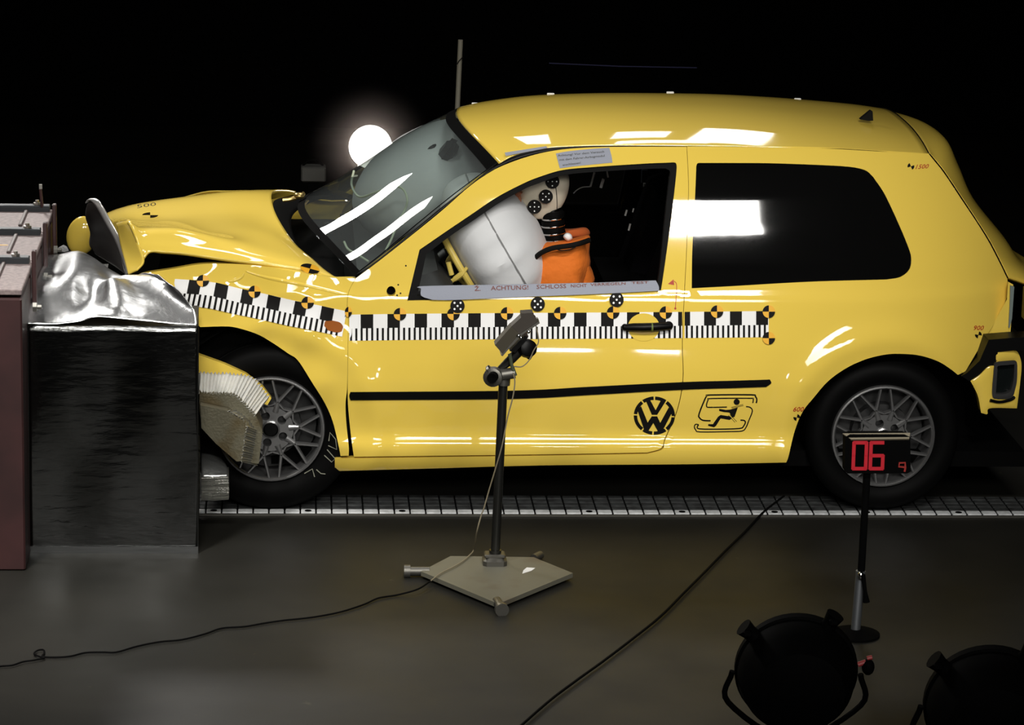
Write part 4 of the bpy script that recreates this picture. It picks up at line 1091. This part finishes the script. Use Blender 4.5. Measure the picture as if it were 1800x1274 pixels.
# dotted targets on the head side
def on_head(a, b):
    d = ray(a, b); o_ = CAM; R_ = Rh.transposed(); oc = R_ @ (o_-hc); dd = R_ @ d
    s_ = Vector((1/.106, 1/.085, 1/.139)); oc = Vector((oc.x*s_.x, oc.y*s_.y, oc.z*s_.z)); dd = Vector((dd.x*s_.x, dd.y*s_.y, dd.z*s_.z))
    A, B, C_ = dd.dot(dd), 2*oc.dot(dd), oc.dot(oc)-1; D = B*B-4*A*C_
    if D < 0: return P(a, b, YD-.03)
    return CAM+d*((-B-math.sqrt(D))/(2*A))
for a, b, rt_ in ((971, 319, 0), (959.5, 345.5, 45), (939.5, 363.5, 0)):
    surf = (lambda x, y: on_head(x, y)) if b < 350 else (lambda x, y: P(x, y, YD-.088))
    p_ = on_head(a, b) if b < 360 else P(a, b, YD-.085)
    yy = (on_head(a, b).y) - .004
    dots(a, b, 12.5, surf=lambda x, y, yy=yy: P(x, y, yy), parent=head, rot=rt_, off=.004, wr=.10)
# red-brown paint stripes on the cheek
for a, b in (((893, 362), (914, 336)), ((892, 369), (912, 350)), ((898, 378), (912, 364))):
    MB().tube([P(*a, YD-.02), P(*b, YD-.05)], [.006, .012], 8).build('face_paint', FACE, head)
blob('face_padding', [(905, 352), (914, 340), (918, 360), (921, 385), (930, 400), (925, 415), (915, 400), (906, 378)], YD-.02, .05, FACE, head)

# ================================================================ barrier on the left
RED = mat('red_brown_painted_steel', (.046, .016, .016), .5, coat=.1, var=(5, (.025, .010, .010), .35, .7))
PLATE = mat('dusty_grey_steel_top', (.24, .19, .18), .7, var=(60, (.17, .13, .13), .4, .6))
zt = PF(30, 1003).z; yb = PF(30, 1003).y
zb = 1.0
d_ = ray(38, 515); t_ = (yb-CAM.y)/d_.y; zb = (CAM+d_*t_).z; xb = (CAM+d_*t_).x
yk = (CAM+ray(78, 372)*((zb-CAM.z)/ray(78, 372).z)).y
print('barrier', xb, yb, zb, yk)
bar = thing('steel_barrier', (xb-.6, (yb+yk)/2, 0), 'red-brown steel crash barrier block with dusty bolted top at the left edge', 'barrier')
fixnormals(MB().box((xb-.75, (yb+yk)/2, zb/2-.01), (1.5, yk-yb, zb-.02), bev=.006).build('barrier_body', RED, bar))
# three top plates with steps between them, each with its angle bracket and bolts
ys = [yb]
for r in (463, 413): ys.append((CAM+ray(45, r)*((zb-CAM.z)/ray(45, r).z)).y)
ys.append(yk)
BOLT = mat('zinc_bolt', (.45, .44, .40), .3, metal=.9)
for i in range(3):
    y0, y1 = ys[i], ys[i+1]; xr = xb+.0
    MB().box((xr-.75, (y0+y1)/2, zb), (1.5, y1-y0-.012, .02), bev=.003).build('top_plate', PLATE, bar)
    br = MB().box((xr-.16, y1-.03, zb+.022), (.30, .045, .022), bev=.003)
    br.box((xr-.16, y1-.055, zb+.012), (.30, .006, .03))
    o = br.build('angle_bracket', mat('dark_steel', (.05, .055, .06), .45, metal=.7) if 'dark_steel' not in bpy.data.materials else bpy.data.materials['dark_steel'], bar)
    for bx in (-.27, -.06): MB().lathe([(.016, 0), (.016, .010), (.008, .011), (.008, .02)], (xr+bx, y1-.03, zb+.032), n=6).build('bolt', BOLT, o)
    # upright flat bar clamped on the edge face
    MB().box((xr+.012, y1-.10, zb-.10), (.016, .035, .34 if i < 2 else .30), bev=.003).build('edge_strip', RED, bar)
    MB().lathe([(.018, 0), (.018, .014), (.009, .015), (.009, .03)], (xr+.02, y0+(y1-y0)*.45, zb-.10), (1, 0, 0), n=6).build('bolt', BOLT, bar)
    MB().box((xr-.10, y0+(y1-y0)*.62, zb+.014), (.014, (y1-y0)*.75, .010), bev=.003).build('guide_rail', mat('brown_rail', (.07, .05, .045), .5) if 'brown_rail' not in bpy.data.materials else bpy.data.materials['brown_rail'], bar)
tp = P(75, 372, yk-.05); MB().tube([tp, P(71, 332, yk-.05)], .006, 8).build('upright_pin', RED, bar)
MB().box(P(71.5, 328, yk-.05), (.012, .008, .018)).build('pin_tag', PALEBAR, bar)
MB().box((xb-.16, ys[1]+.28, zb+.0105), (.09, .010, .001)).build('yellow_chalk_line', YELT, bar)

# foil-clad honeycomb block
hyf = PF(200, 972).y
def BP(a, b): return P(a, b, hyf)
blk = thing('honeycomb_block', (BP(200, 972).x, hyf+.4, 0), 'foil-clad honeycomb crash block with dark mirror front and crumpled bright top', 'barrier block')
f0 = [[BP(47, 571), BP(120, 572), BP(200, 572.5), BP(280, 572.5), BP(349, 573)],
      [BP(49, 700), BP(120, 702), BP(200, 702), BP(280, 702), BP(349, 700)],
      [BP(50, 840), BP(120, 842), BP(200, 842), BP(280, 842), BP(352, 815)],
      [BP(52, 973), BP(120, 973), BP(200, 973), BP(280, 973), BP(348, 973)]]
f0[1][2].y += .012; f0[2][1].y += .010; f0[1][3].y -= .008; f0[2][3].y += .006; f0[1][1].y -= .006
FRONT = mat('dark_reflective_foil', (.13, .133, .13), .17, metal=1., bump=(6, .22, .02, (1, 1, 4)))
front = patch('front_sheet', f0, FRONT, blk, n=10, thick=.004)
xl, xr_ = BP(49, 700).x, BP(348, 700).x
# inner core behind the sheet : front slab whole, rear part crushed short by the car
ztop = BP(200, 573).z
core = MB(); core.box(((xl+xr_)/2, (hyf+.012-.03)/2, ztop/2-.01), (xr_-xl-.02, -.03-hyf-.012, ztop-.03)); core.box((xl+.10, .52, ztop/2-.04), (.20, 1.1, ztop-.12))
core.build('honeycomb_core', mat('core_dark', (.05, .05, .045), .6, metal=.5), blk, smooth=False)
# folded edges of the sheet
for a, b in (((50, 971), (348, 971)), ((347, 573), (348, 972)), ((49, 573), (52, 972))):
    MB().tube([BP(*a)+Vector((0, -.002, 0)), BP(*b)+Vector((0, -.001, 0))], .0022, 6).build('folded_edge', SHEET, blk)
MB().box(((xl+xr_)/2, hyf-.004, BP(200, 966).z), (xr_-xl, .004, .028)).build('bottom_flange', SHEET, blk)
# crumpled top : net of foil from the front edge back to the barrier
tn = [[(45, 568, hyf+.01), (95, 569, hyf+.01), (140, 564, hyf+.02), (170, 556, hyf+.02), (215, 560, hyf+.02), (260, 564, hyf+.02), (300, 568, hyf+.01), (348, 571, hyf+.01)],
      [(48, 535, hyf+.14), (85, 545, hyf+.12), (125, 545, hyf+.13), (160, 540, hyf+.16), (205, 528, hyf+.10), (255, 535, hyf+.12), (300, 545, hyf+.10), (345, 555, hyf+.06)],
      [(58, 505, hyf+.30), (88, 505, hyf+.30), (125, 500, hyf+.34), (165, 520, hyf+.30), (195, 490, hyf+.30), (240, 505, hyf+.26), (290, 520, hyf+.20), (338, 540, hyf+.10)],
      [(68, 480, hyf+.52), (95, 488, hyf+.50), (128, 470, hyf+.52), (165, 478, hyf+.50), (195, 492, hyf+.44), (225, 484, hyf+.38), (275, 490, hyf+.30), (315, 512, hyf+.18)],
      [(80, 455, hyf+.85), (100, 462, hyf+.80), (135, 447, hyf+.82), (160, 458, hyf+.76), (190, 476, hyf+.66), (223, 486, hyf+.50), (262, 482, hyf+.38), (295, 498, hyf+.24)],
      [(86, 448, hyf+1.0), (105, 446, hyf+1.0), (138, 441, hyf+.98), (165, 453, hyf+.90), (195, 474, hyf+.75), (226, 488, hyf+.55), (250, 481, hyf+.42), (278, 483, hyf+.30)]]
top = patch('crumpled_foil_top', [[P(*q) for q in r] for r in tn], FOIL, blk, n=9, thick=.003)
# bent flap at the right and little foil scrap at the back
MB().add([P(102, 436, .75), P(108, 432, .76), P(118, 434, .75), P(121, 441, .74), P(112, 443, .73), P(104, 441, .73)]+[P(104, 434, .78), P(112, 430, .79), P(119, 437, .78)], [(0, 1, 2, 3, 4, 5), (0, 6, 1), (1, 7, 2), (2, 8, 3)]).build('foil_scrap', FOIL, blk)
# crushed honeycomb chunks wrung out to the right
def chunk(name, top_rows, body, parent, yd=.10, m=None, label=None):
    o = fixnormals(MB().prism(body, (0, yd, 0)).build(name, m or COMBD, parent, smooth=False))
    if label: o['label'] = label
    return o
CHP = blk
# upper pleated piece : accordion strips
def pleats(name, A, B, n, amp, m, parent, thick=.002):
    """sheet between two 3D polylines A and B folded into n pleats along their length"""
    A = cr(A, 40//max(1, len(A)-1)+8); B = cr(B, 40//max(1, len(B)-1)+8)
    def rs(c, k):
        L = [0]
        for i in range(1, len(c)): L.append(L[-1]+(c[i]-c[i-1]).length)
        r = []
        for j in range(k+1):
            s_ = L[-1]*j/k; r.append(Vector([float(np.interp(s_, L, [q[d] for q in c])) for d in range(3)]))
        return r
    k = n*2; a, b = rs(A, k), rs(B, k); rows = []
    rnd = random.Random(len(name)*7+n)
    for i in range(k+1):
        s_ = amp*(1 if i % 2 else -1)*(.5+rnd.random()); t = a[min(i+1, k)]-a[max(i-1, 0)]; w_ = b[i]-a[i]; nn_ = t.cross(w_).normalized()
        j1 = Vector((rnd.uniform(-.003, .003), 0, rnd.uniform(-.003, .003)))
        rows.append([a[i]+nn_*s_+j1, (a[i]+b[i])/2+nn_*s_*rnd.uniform(.6, 1.3), b[i]+nn_*s_])
    vs_ = [v for r in rows for v in r]; fs_ = []
    for i in range(k):
        for j in range(2): fs_.append((i*3+j, i*3+j+1, (i+1)*3+j+1, (i+1)*3+j))
    o = make(name, vs_, fs_, m, parent, smooth=False); solid(o, thick, 0); return o
y0 = -.20
c1 = chunk('crushed_comb_chunk', None, [P(351, 689, y0), P(409, 691, y0), P(420, 697, y0), P(448, 726, y0), P(461, 757, y0), P(461, 762, y0), P(455, 815, y0), P(425, 812, y0), P(375, 772, y0), P(356, 752, y0), P(350, 720, y0)], CHP, .16)
pleats('pleated_edge', [P(349, 688, y0-.002), P(380, 691, y0-.002), P(409, 693, y0-.002), P(430, 712, y0-.002), P(448, 730, y0-.002)],
       [P(349, 655, y0+.12), P(395, 656, y0+.12), P(440, 662, y0+.12), P(458, 680, y0+.12), P(473, 700, y0+.12)], 22, .006, mat('bright_comb_foil', (.85, .85, .82), .30, metal=.5), c1)
# lower lump nose with side pleats
y1 = -.26
c2 = chunk('crushed_comb_chunk', None, [P(352, 712, y1), P(400, 722, y1), P(432, 742, y1), P(434, 752, y1), P(425, 810, y1), P(416, 811, y1), P(380, 780, y1), P(354, 752, y1)], CHP, .10)
pleats('pleated_edge', [P(424, 812, y1-.002), P(428, 785, y1-.002), P(434, 748, y1-.002)], [P(452, 818, y1+.10), P(457, 790, y1+.10), P(461, 760, y1+.10)], 16, .003, COMB, c2)
pleats('pleated_edge', [P(400, 722, y1), P(420, 732, y1), P(434, 746, y1)], [P(425, 718, y1+.12), P(446, 736, y1+.12), P(461, 758, y1+.12)], 8, .003, COMB, c2)
y2 = -.24
c3 = chunk('crushed_comb_chunk', None, [P(354, 838, y2), P(401, 836, y2), P(402, 878, y2), P(375, 880, y2), P(355, 879, y2)], CHP, .12, COMB)
pleats('pleated_edge', [P(401, 838, y2-.004), P(402, 858, y2-.004), P(402, 878, y2-.004)], [P(354, 840, y2-.004), P(354, 860, y2-.004), P(354, 878, y2-.004)], 15, .004, COMB, c3)
patch('comb_skin', [[P(354, 838, y2-.003), P(378, 838, y2-.003), P(401, 836, y2-.003)], [P(354, 815, y2+.04), P(380, 818, y2+.04), P(399, 820, y2+.04)], [P(354, 795, y2+.12), P(372, 797, y2+.12), P(388, 803, y2+.12)]], mat('comb_skin_metal', (.40, .41, .40), .3, metal=.9, bump=(60, .6, .004)), c3, n=5)

# ================================================================ sensor stand in front of the door
KH = mat('olive_grey_metal', (.045, .038, .024), .5, metal=.3)
BASEM = mat('worn_base_paint', (.125, .120, .090), .55, var=(6, (.085, .06, .04), .55, .75))
GREASY = mat('dark_tube_steel', (.055, .055, .050), .28, metal=.85)
YS = PF(872, 1003).y
sb = PF(870, 1000)
stand = thing('sensor_stand', (sb.x, YS, 0), 'low steel stand with tilted olive sensor box in front of the car door', 'stand')
zz_ = .028
bp = [(740, 1004), (792, 977), (938, 979), (1007, 1007), (876, 1061)]
top_ = [PF(a, b, zz_) for a, b in bp]
bo_ = MB(); bo_.prism(top_, (0, 0, -.016)); base = fixnormals(bo_.build('base_plate', BASEM, stand, smooth=False))
def side(a, b, h0, h1, k):
    pass
ct = (PF(869, 985, zz_))
MB().add([PF(920, 1002, zz_+.0006), PF(926, 997, zz_+.0006), (PF(941, 998, zz_+.0006)), PF(934, 1003, zz_+.0006), PF(918, 1008, zz_+.0006)], [(0, 1, 2, 3, 4)]).build('paint_patch', WHITE, base, smooth=False)
for a, b, a2, b2 in ((740, 1004, 715, 1004), (876, 1061, 882, 1071)):
    p, q = PF(a, b, .02), PF(a2, b2, .02); d = (q-p).normalized()
    MB().tube([p-d*.03, q], .017, 14).lathe([(.024, 0), (.024, .022)], q-d*.012, d, n=16).build('foot', STEEL, base)
MB().tube([PF(938, 981, .015), PF(950, 975, .015)], .015, 12).build('foot', STEEL, base)
pb = P(869, 1001, YS)
MB().box(pb+Vector((0, 0, .025)), (.085, .085, .055), bev=.012).box(pb+Vector((0, 0, .056)), (.075, .06, .014), bev=.004).build('socket_block', STEEL, base)
pt_ = P(885, 664, YS); pb2 = P(870, 985, YS)
pole = MB().tube([pb2, pt_], .0165, 20).build('pole', GREASY, stand)
MB().tube([P(870, 990, YS), P(870.5, 966, YS)], .022, 18).build('collar', GREASY, pole)
MB().tube([P(884, 676, YS), P(886, 652, YS)], .025, 18).tube([P(886, 655, YS), P(886.5, 645, YS)], .009, 10).build('clamp_collar', STEEL, stand)
MB().tube([P(862, 662, YS-.02), P(905, 655, YS-.02)], .020, 14).lathe([(.026, -.02), (.034, -.015), (.034, .015), (.022, .02)], P(867, 662, YS-.03), (-.25, -1, 0), n=18).lathe([(.018, -.021), (.018, .026), (.001, .020)], P(867, 662, YS-.055), (-.25, -1, 0), n=14, k=1).build('tilt_clamp', [STEEL, VOID], stand)
MB().box(P(859, 655, YS-.02), (.02, .05, .045), bev=.006).build('clamp_ear', STEEL, stand)
arm = MB().tube([P(872, 655, YS), P(897, 633, YS), P(925, 604, YS)], [.010, .017, .020], 14).build('tilt_arm', GREASY, stand)
MB().lathe([(.018, -.03), (.030, -.024), (.034, 0), (.030, .024), (.018, .03)], P(926, 612, YS-.01), (.3, -1, .2), n=20).tube(cr([P(918, 606, YS), P(930, 604, YS), P(936, 615, YS), P(928, 630, YS)], 4), .010, 10).build('swivel_joint', TRIM, stand)
MB().tube([P(896, 622, YS-.03), P(899, 640, YS-.03), P(905, 660, YS-.03)], [.007, .006, .009], 10).build('clamp_lever', mat('green_grey_lever', (.09, .11, .07), .4, metal=.5), stand)
# the sensor box : two joined cases, lying on a tilted plate
q = lambda a, b, y=0.: P(a, b, YS+y)
MB().prism([q(870, 606.5, -.06), q(899, 573.5, -.06), q(914.5, 588, -.06), q(885, 623.5, -.06)], (0, .06, 0)).build('sensor_case', KH, stand, smooth=False)
MB().prism([q(899, 573.5, -.055), q(916, 558, -.055), q(916, 551, -.055), q(937, 549.5, -.055), q(938.5, 557, -.055), q(943, 561, -.055), q(944.5, 567, -.055), q(914.5, 588.5, -.055)], (0, .055, 0)).build('sensor_hood', mat('brown_grey_metal', (.040, .033, .026), .5, metal=.3), stand, smooth=False)
MB().prism([q(883.5, 626, -.065), q(914, 591, -.065), q(949, 568, -.065), q(947, 565, -.065), q(912.5, 588, -.065), q(880.5, 624.5, -.065)], (0, .075, 0)).build('carrier_plate', STEEL, stand, smooth=False)
MB().prism([q(896, 617, -.04), q(922, 590, -.04), q(929, 592, -.04), q(921, 603, -.04), q(905, 620, -.04)], (0, .08, 0)).build('swivel_block', TRIM, stand, smooth=False)
for a, b in ((911.5, 590), (916, 594), (929, 583)): MB().ell(q(a, b, -.066), (.007, .006, .007), n=12).build('screw_head', CHROME, stand)
for f_ in [o for o in stand.children if o.name.startswith(('sensor_', 'carrier', 'swivel_block'))]: fixnormals(f_)
WIRE = mat('thin_olive_wire', (.20, .17, .11), .6)
wp = cr([P(942, 572, YS-.03), P(946, 590, YS-.05), P(946, 603, YS-.05), P(938, 616, YS-.05), P(930, 633, YS-.05), P(918, 644, YS-.05), P(904, 644, YS-.04)], 5)
MB().tube(wp, .0022, 6).build('sensor_lead', WIRE, stand)
wr = [P(902, 655, YS-.04), P(905, 672, YS-.04), P(901, 700, YS-.04), P(893, 730, YS-.035), P(888, 755, YS-.03), P(882, 785, YS-.03), P(872, 820, YS-.02), P(860, 860, YS+.0), P(850, 895, YS-.0), P(846, 905, YS-.0), P(838, 935, YS+.0)]
fl_pts = [(833, 965), (826, 975), (812, 987), (795, 997), (775, 1007), (758, 1020)]
wr += [PF(a, b, .035) for a, b in fl_pts]
tag(MB().tube(cr(wr, 5), .0026, 6).build('sensor_cable', WIRE), 'thin olive cable running down the sensor stand pole to its base', 'cable')
CABM = mat('black_cable', (.0025, .0025, .0025), .7, spec=.05)
lc = [(758, 1020), (735, 1035), (700, 1045), (665, 1051), (640, 1062), (600, 1075), (560, 1083), (530, 1087), (500, 1090), (465, 1095), (430, 1101), (390, 1104), (360, 1114), (320, 1124), (280, 1128), (240, 1136), (205, 1146), (180, 1146), (150, 1147), (125, 1153), (100, 1155), (75, 1154), (78, 1148)]
lc2 = [(78, 1148), (76, 1142), (66, 1143), (60, 1149), (70, 1154), (78, 1156), (60, 1160), (40, 1163), (22, 1169), (0, 1171), (-40, 1178)]
tag(MB().tube(cr([PF(a, b, .006 if 1 < i else .02) for i, (a, b) in enumerate(lc)]+[PF(a, b, .008) for a, b in lc2[1:]], 5), .0032, 6).build('floor_cable', CABM), 'black twisted cable with a loop, crossing the floor to the left', 'cable')
rc_ = [(1378, 872), (1362, 884), (1340, 902), (1310, 934), (1275, 968), (1240, 1004), (1200, 1044), (1160, 1084), (1110, 1124), (1060, 1162), (1010, 1198), (965, 1232), (910, 1280)]
tag(MB().tube(cr([PF(a, b, .010) for a, b in rc_], 5), .0045, 8).build('floor_cable', CABM), 'straight black cable running diagonally from under the car to the near floor', 'cable')

# ================================================================ digital display on its pole
YDp = -1.45
disp = thing('time_display', (P(1515, 1100, YDp).x, YDp, 0), 'black digital display with red numerals on a slim pole before the rear wheel', 'display')
q = lambda a, b, y=0.: P(a, b, YDp+y)
LED = mat('red_led_segment', (.10, .0, .0), .4, emit=(1.0, .030, .055), es=4.6)
MB().prism([q(1486, 768), q(1495, 764), q(1590, 764), q(1600, 768), q(1601, 829), q(1594, 832), q(1490, 832), q(1485, 828)], (0, .05, 0)).build('display_case', VOID, disp, smooth=False)
MB().add([q(1481, 761.5, .01), q(1600, 760.5, .01), q(1598, 771, -.004), q(1496, 772, -.004)]+[q(1481, 763, .012), q(1600, 762, .012), q(1598, 773, .0), q(1496, 774, .0)], [(0, 1, 2, 3), (7, 6, 5, 4), (0, 3, 7, 4), (1, 0, 4, 5), (2, 1, 5, 6), (3, 2, 6, 7)]).build('case_hood', mat('beige_hood', (.20, .17, .11), .6), disp, smooth=False)
segs = []
def digit(x0, y0, w_, h_, segm, wd, sk=-.04):
    X = lambda u, v: (x0+u*w_+(.5-v)*sk*h_*-1, y0+v*h_)
    D = {'a': ((0, 0), (1, 0)), 'b': ((1, 0), (1, .5)), 'c': ((1, .5), (1, 1)), 'd': ((0, 1), (1, 1)), 'e': ((0, .5), (0, 1)), 'f': ((0, 0), (0, .5)), 'g': ((0, .5), (1, .5))}
    r = []
    for s_ in segm:
        a, b = D[s_]; a, b = Vector(X(*a)), Vector(X(*b)); d = (b-a).normalized(); e = wd*.25
        r.append(stroke([a-d*e, a+d*.0, b, b+d*e], wd))
    return r
def SG(a, b): return P(a, b, YDp-.003)
for nm, args in (('numeral_zero', (1500.5, 778, 22, 45.5, 'abcdef', 6.2)), ('numeral_six', (1530.5, 778, 21.5, 45.5, 'acdefg', 6.2))):
    decal(nm, [(s_, [], LED) for s_ in digit(*args)], disp, off=.001, step=0, surf=SG, smooth=False)
decal('numeral_nine', [(stroke([(1590, 829), (1591.5, 822), (1591, 813), (1581, 813.5), (1580, 820), (1590, 821)], 3.2), [], mat('red_led_dim', (.10, 0, 0), .4, emit=(.7, .08, .06), es=3.0))], disp, off=.001, step=0, surf=SG, smooth=False)
pl = MB().tube([q(1524, 830, .03), q(1514, 1003, .03)], .0125, 14).build('pole_section', VOID, disp)
MB().tube([q(1513, 1003, .03), q(1501, 1140, .03)], .0165, 16).build('pole_section', mat('brushed_tube', (.32, .34, .36), .45, metal=.9), disp)
MB().ell(q(1513, 1012, .01), (.011, .011, .016), n=14).build('clamp_screw', CHROME, disp)
MB().tube([q(1517, 1010, .0), q(1521, 1040, -.0), q(1523, 1058, -.0)], [.008, .006, .012], 10).build('clamp_lever', VOID, disp)
e = q(1501, 1140, .03); e.z = 0
MB().lathe([(.085, 0), (.085, .008), (.03, .022)], e, n=28).build('floor_disc', VOID, disp)

# ================================================================ floodlights in the foreground, seen from behind
def flood(name, cx_, cy_, Y, r, label, aim, power, full=True):
    c = P(cx_, cy_, Y); t = thing(name, (c.x, c.y, 0), label, 'floodlight')
    ax = (Vector(aim)-c).normalized()
    CASE = bpy.data.materials.get('black_lamp_case') or mat('black_lamp_case', (.0012, .0012, .0012), .7, spec=.03)
    hs = MB().lathe([(r*.35, -r*.9), (r*.75, -r*.75), (r*.93, -r*.4), (r, -r*.1), (r, r*.1)], c, ax, n=48).build('lamp_housing', CASE, t)
    MB().lathe([(r, r*.02), (r*1.04, r*.04), (r*1.04, r*.18), (r*.94, r*.18), (r*.94, r*.04)], c, ax, n=48, closed=True).build('lens_ring', CASE, hs)
    MB().lathe([(r*.95, r*.06), (r*.95, r*.09), (r*.5, r*.13), (.001, r*.15)], c, ax, n=36).build('lens', glass('lamp_lens', (.9, .9, .9)) if 'lamp_lens' not in bpy.data.materials else bpy.data.materials['lamp_lens'], hs)
    sx = ax.cross(Vector((0, 0, 1))).normalized(); sz = sx.cross(ax)
    for s_ in (-1, 1):
        a = rad(48 if s_ < 0 else 28); kp = c+sx*s_*math.sin(a)*r*1.06+sz*math.cos(a)*r*1.06
        u = (kp-c).normalized()
        MB().tube([kp-u*r*.12, kp+u*r*.05, kp+u*r*.20], [r*.13, r*.13, r*.16], 12).box(kp+u*r*.12-ax*r*.1, (r*.16, r*.22, r*.12), bev=r*.03).build('knob', CASE, hs)
    yk_ = MB().tube(cr([c+sx*r*1.08, c+sx*r*1.12-sz*r*.6, c-sz*r*1.3, c-sx*r*1.12-sz*r*.6, c-sx*r*1.08], 6), r*.05, 8).build('yoke', CASE, t)
    b = c-sz*r*1.3
    MB().tube([b, (b.x, b.y, .02)], r*.09, 12).lathe([(r*.9, 0), (r*.9, .012), (r*.1, .03)], (b.x, b.y, 0), n=28).build('floor_stand', CASE, t)
    if power:
        l = area('lamp_light', c+ax*r*.22, aim, r*1.3, power, shape='DISK', spread=100); world_parent(l, None)
    return t
f1 = flood('foreground_floodlight', 1400, 1182, -2.6, .178, 'round black floodlight seen from behind, its knobs against the dim floor', (.9, .2, .75), 0)
kb = P(1521, 1160, -2.45)
MB().tube([P(1508, 1168, -2.45), P(1522, 1163, -2.45)], .008, 10).tube([P(1524, 1157, -2.45), P(1533, 1155, -2.45)], .007, 10).build('red_lever', mat('red_plastic', (.30, .03, .03), .5), f1)
MB().ell(P(1526, 1172, -2.45), (.020, .02, .026), n=16).build('lever_knob', bpy.data.materials['black_lamp_case'], f1)
f2 = flood('foreground_floodlight', 1740, 1245, -2.7, .19, 'black floodlight half out of the picture at the bottom right corner', (1.6, .2, .7), 0)

# ================================================================ things in the dark behind the car
LAMPG = mat('lamp_glow', (1, 1, 1), .5, emit=(1, .93, .84), es=120)
lc_ = P(651, 258, 2.3)
lt = thing('signal_lamp', (lc_.x, lc_.y, 0), 'blazing round lamp shining towards the camera beyond the windscreen', 'lamp')
toc = (CAM-lc_).normalized()
hh = MB().lathe([(.03, -.16), (.085, -.10), (.10, -.03), (.10, .0), (.095, .0), (.095, -.01)], lc_, toc, n=36).build('lamp_housing', VOID, lt)
MB().lathe([(.096, -.008), (.088, .018), (.06, .034), (.02, .042), (.001, .043)], lc_, toc, n=36).build('lens', LAMPG, hh)
MB().tube([lc_-toc*.06-Vector((0, 0, .09)), (lc_.x, lc_.y+.05, .02)], .014, 10).build('lamp_pole', VOID, lt)
MB().lathe([(.18, 0), (.18, .012), (.03, .03)], (lc_.x, lc_.y+.05, 0), n=28).build('floor_plate', VOID, lt)
pm = mat('tan_grey_pole', (.20, .19, .15), .6)
p0, p1 = P(809.5, 70, 2.8), P(804, 190, 2.8)
d = (p1-p0); bot = p1+d*((0-p1.z)/d.z)
bp_ = thing('background_pole', (bot.x, bot.y, 0), 'slim tan grey pole rising behind the front of the car roof', 'pole')
MB().tube([bot, p0], .0115, 12).build('pole_shaft', pm, bp_)
MB().tube([P(803.5, 113, 2.78), P(807, 107, 2.775), P(814, 100, 2.77)], .0022, 6).build('wrapped_wire', BLACKP, bp_)
bx = P(551, 304, 3.0)
b_ = thing('equipment_box', (bx.x, bx.y, 0), 'dim grey equipment box on a post behind the hood', 'box')
MB().box(bx, (.115, .10, .07), bev=.006).build('box_case', mat('dim_grey_box', (.05, .05, .045), .6), b_)
MB().tube([bx+Vector((-.05, 0, .035)), bx+Vector((-.02, 0, .06)), bx+Vector((.02, 0, .06)), bx+Vector((.045, 0, .035))], .005, 8).build('box_handle', VOID, b_)
MB().box((bx.x, bx.y, bx.z/2-.02), (.05, .05, bx.z-.04)).build('post', VOID, b_)
tag(MB().tube([P(965, 111, 8.997), P(1090, 116.5, 8.997), P(1225, 119, 8.997)], .004, 6).build('hanging_wire', mat('dark_blue_wire', (.10, .10, .24), .5)), 'thin dark blue wire stretched across the black background above the roof', 'wire')

# volume ball added to stand in for the lamp's halation glow
hz = bpy.data.materials.new('lamp_halo'); hz.use_nodes = True; nt = hz.node_tree; nt.nodes.clear()
ho = nt.nodes.new('ShaderNodeOutputMaterial'); pv = nt.nodes.new('ShaderNodeVolumePrincipled')
pv.inputs['Color'].default_value = (1, .86, .82, 1); pv.inputs['Density'].default_value = .45; pv.inputs['Anisotropy'].default_value = .3
tc = nt.nodes.new('ShaderNodeTexCoord'); gr = nt.nodes.new('ShaderNodeTexGradient'); gr.gradient_type = 'QUADRATIC_SPHERE'
ml = nt.nodes.new('ShaderNodeMath'); ml.operation = 'MULTIPLY'; ml.inputs[1].default_value = 2.2
nt.links.new(tc.outputs['Object'], gr.inputs[0]); nt.links.new(gr.outputs[1], ml.inputs[0]); nt.links.new(ml.outputs[0], pv.inputs['Density'])
nt.links.new(pv.outputs[0], ho.inputs['Volume'])
hzo = MB().ell((0, 0, 0), (1, 1, 1), n=32).build('lamp_halo', hz)
hzo.location = lc_+toc*.02; hzo.scale = (.30, .30, .30)
tag(hzo, 'faint pinkish halo of the blazing round lamp, its halation added as a volume', 'haze', kind='stuff')
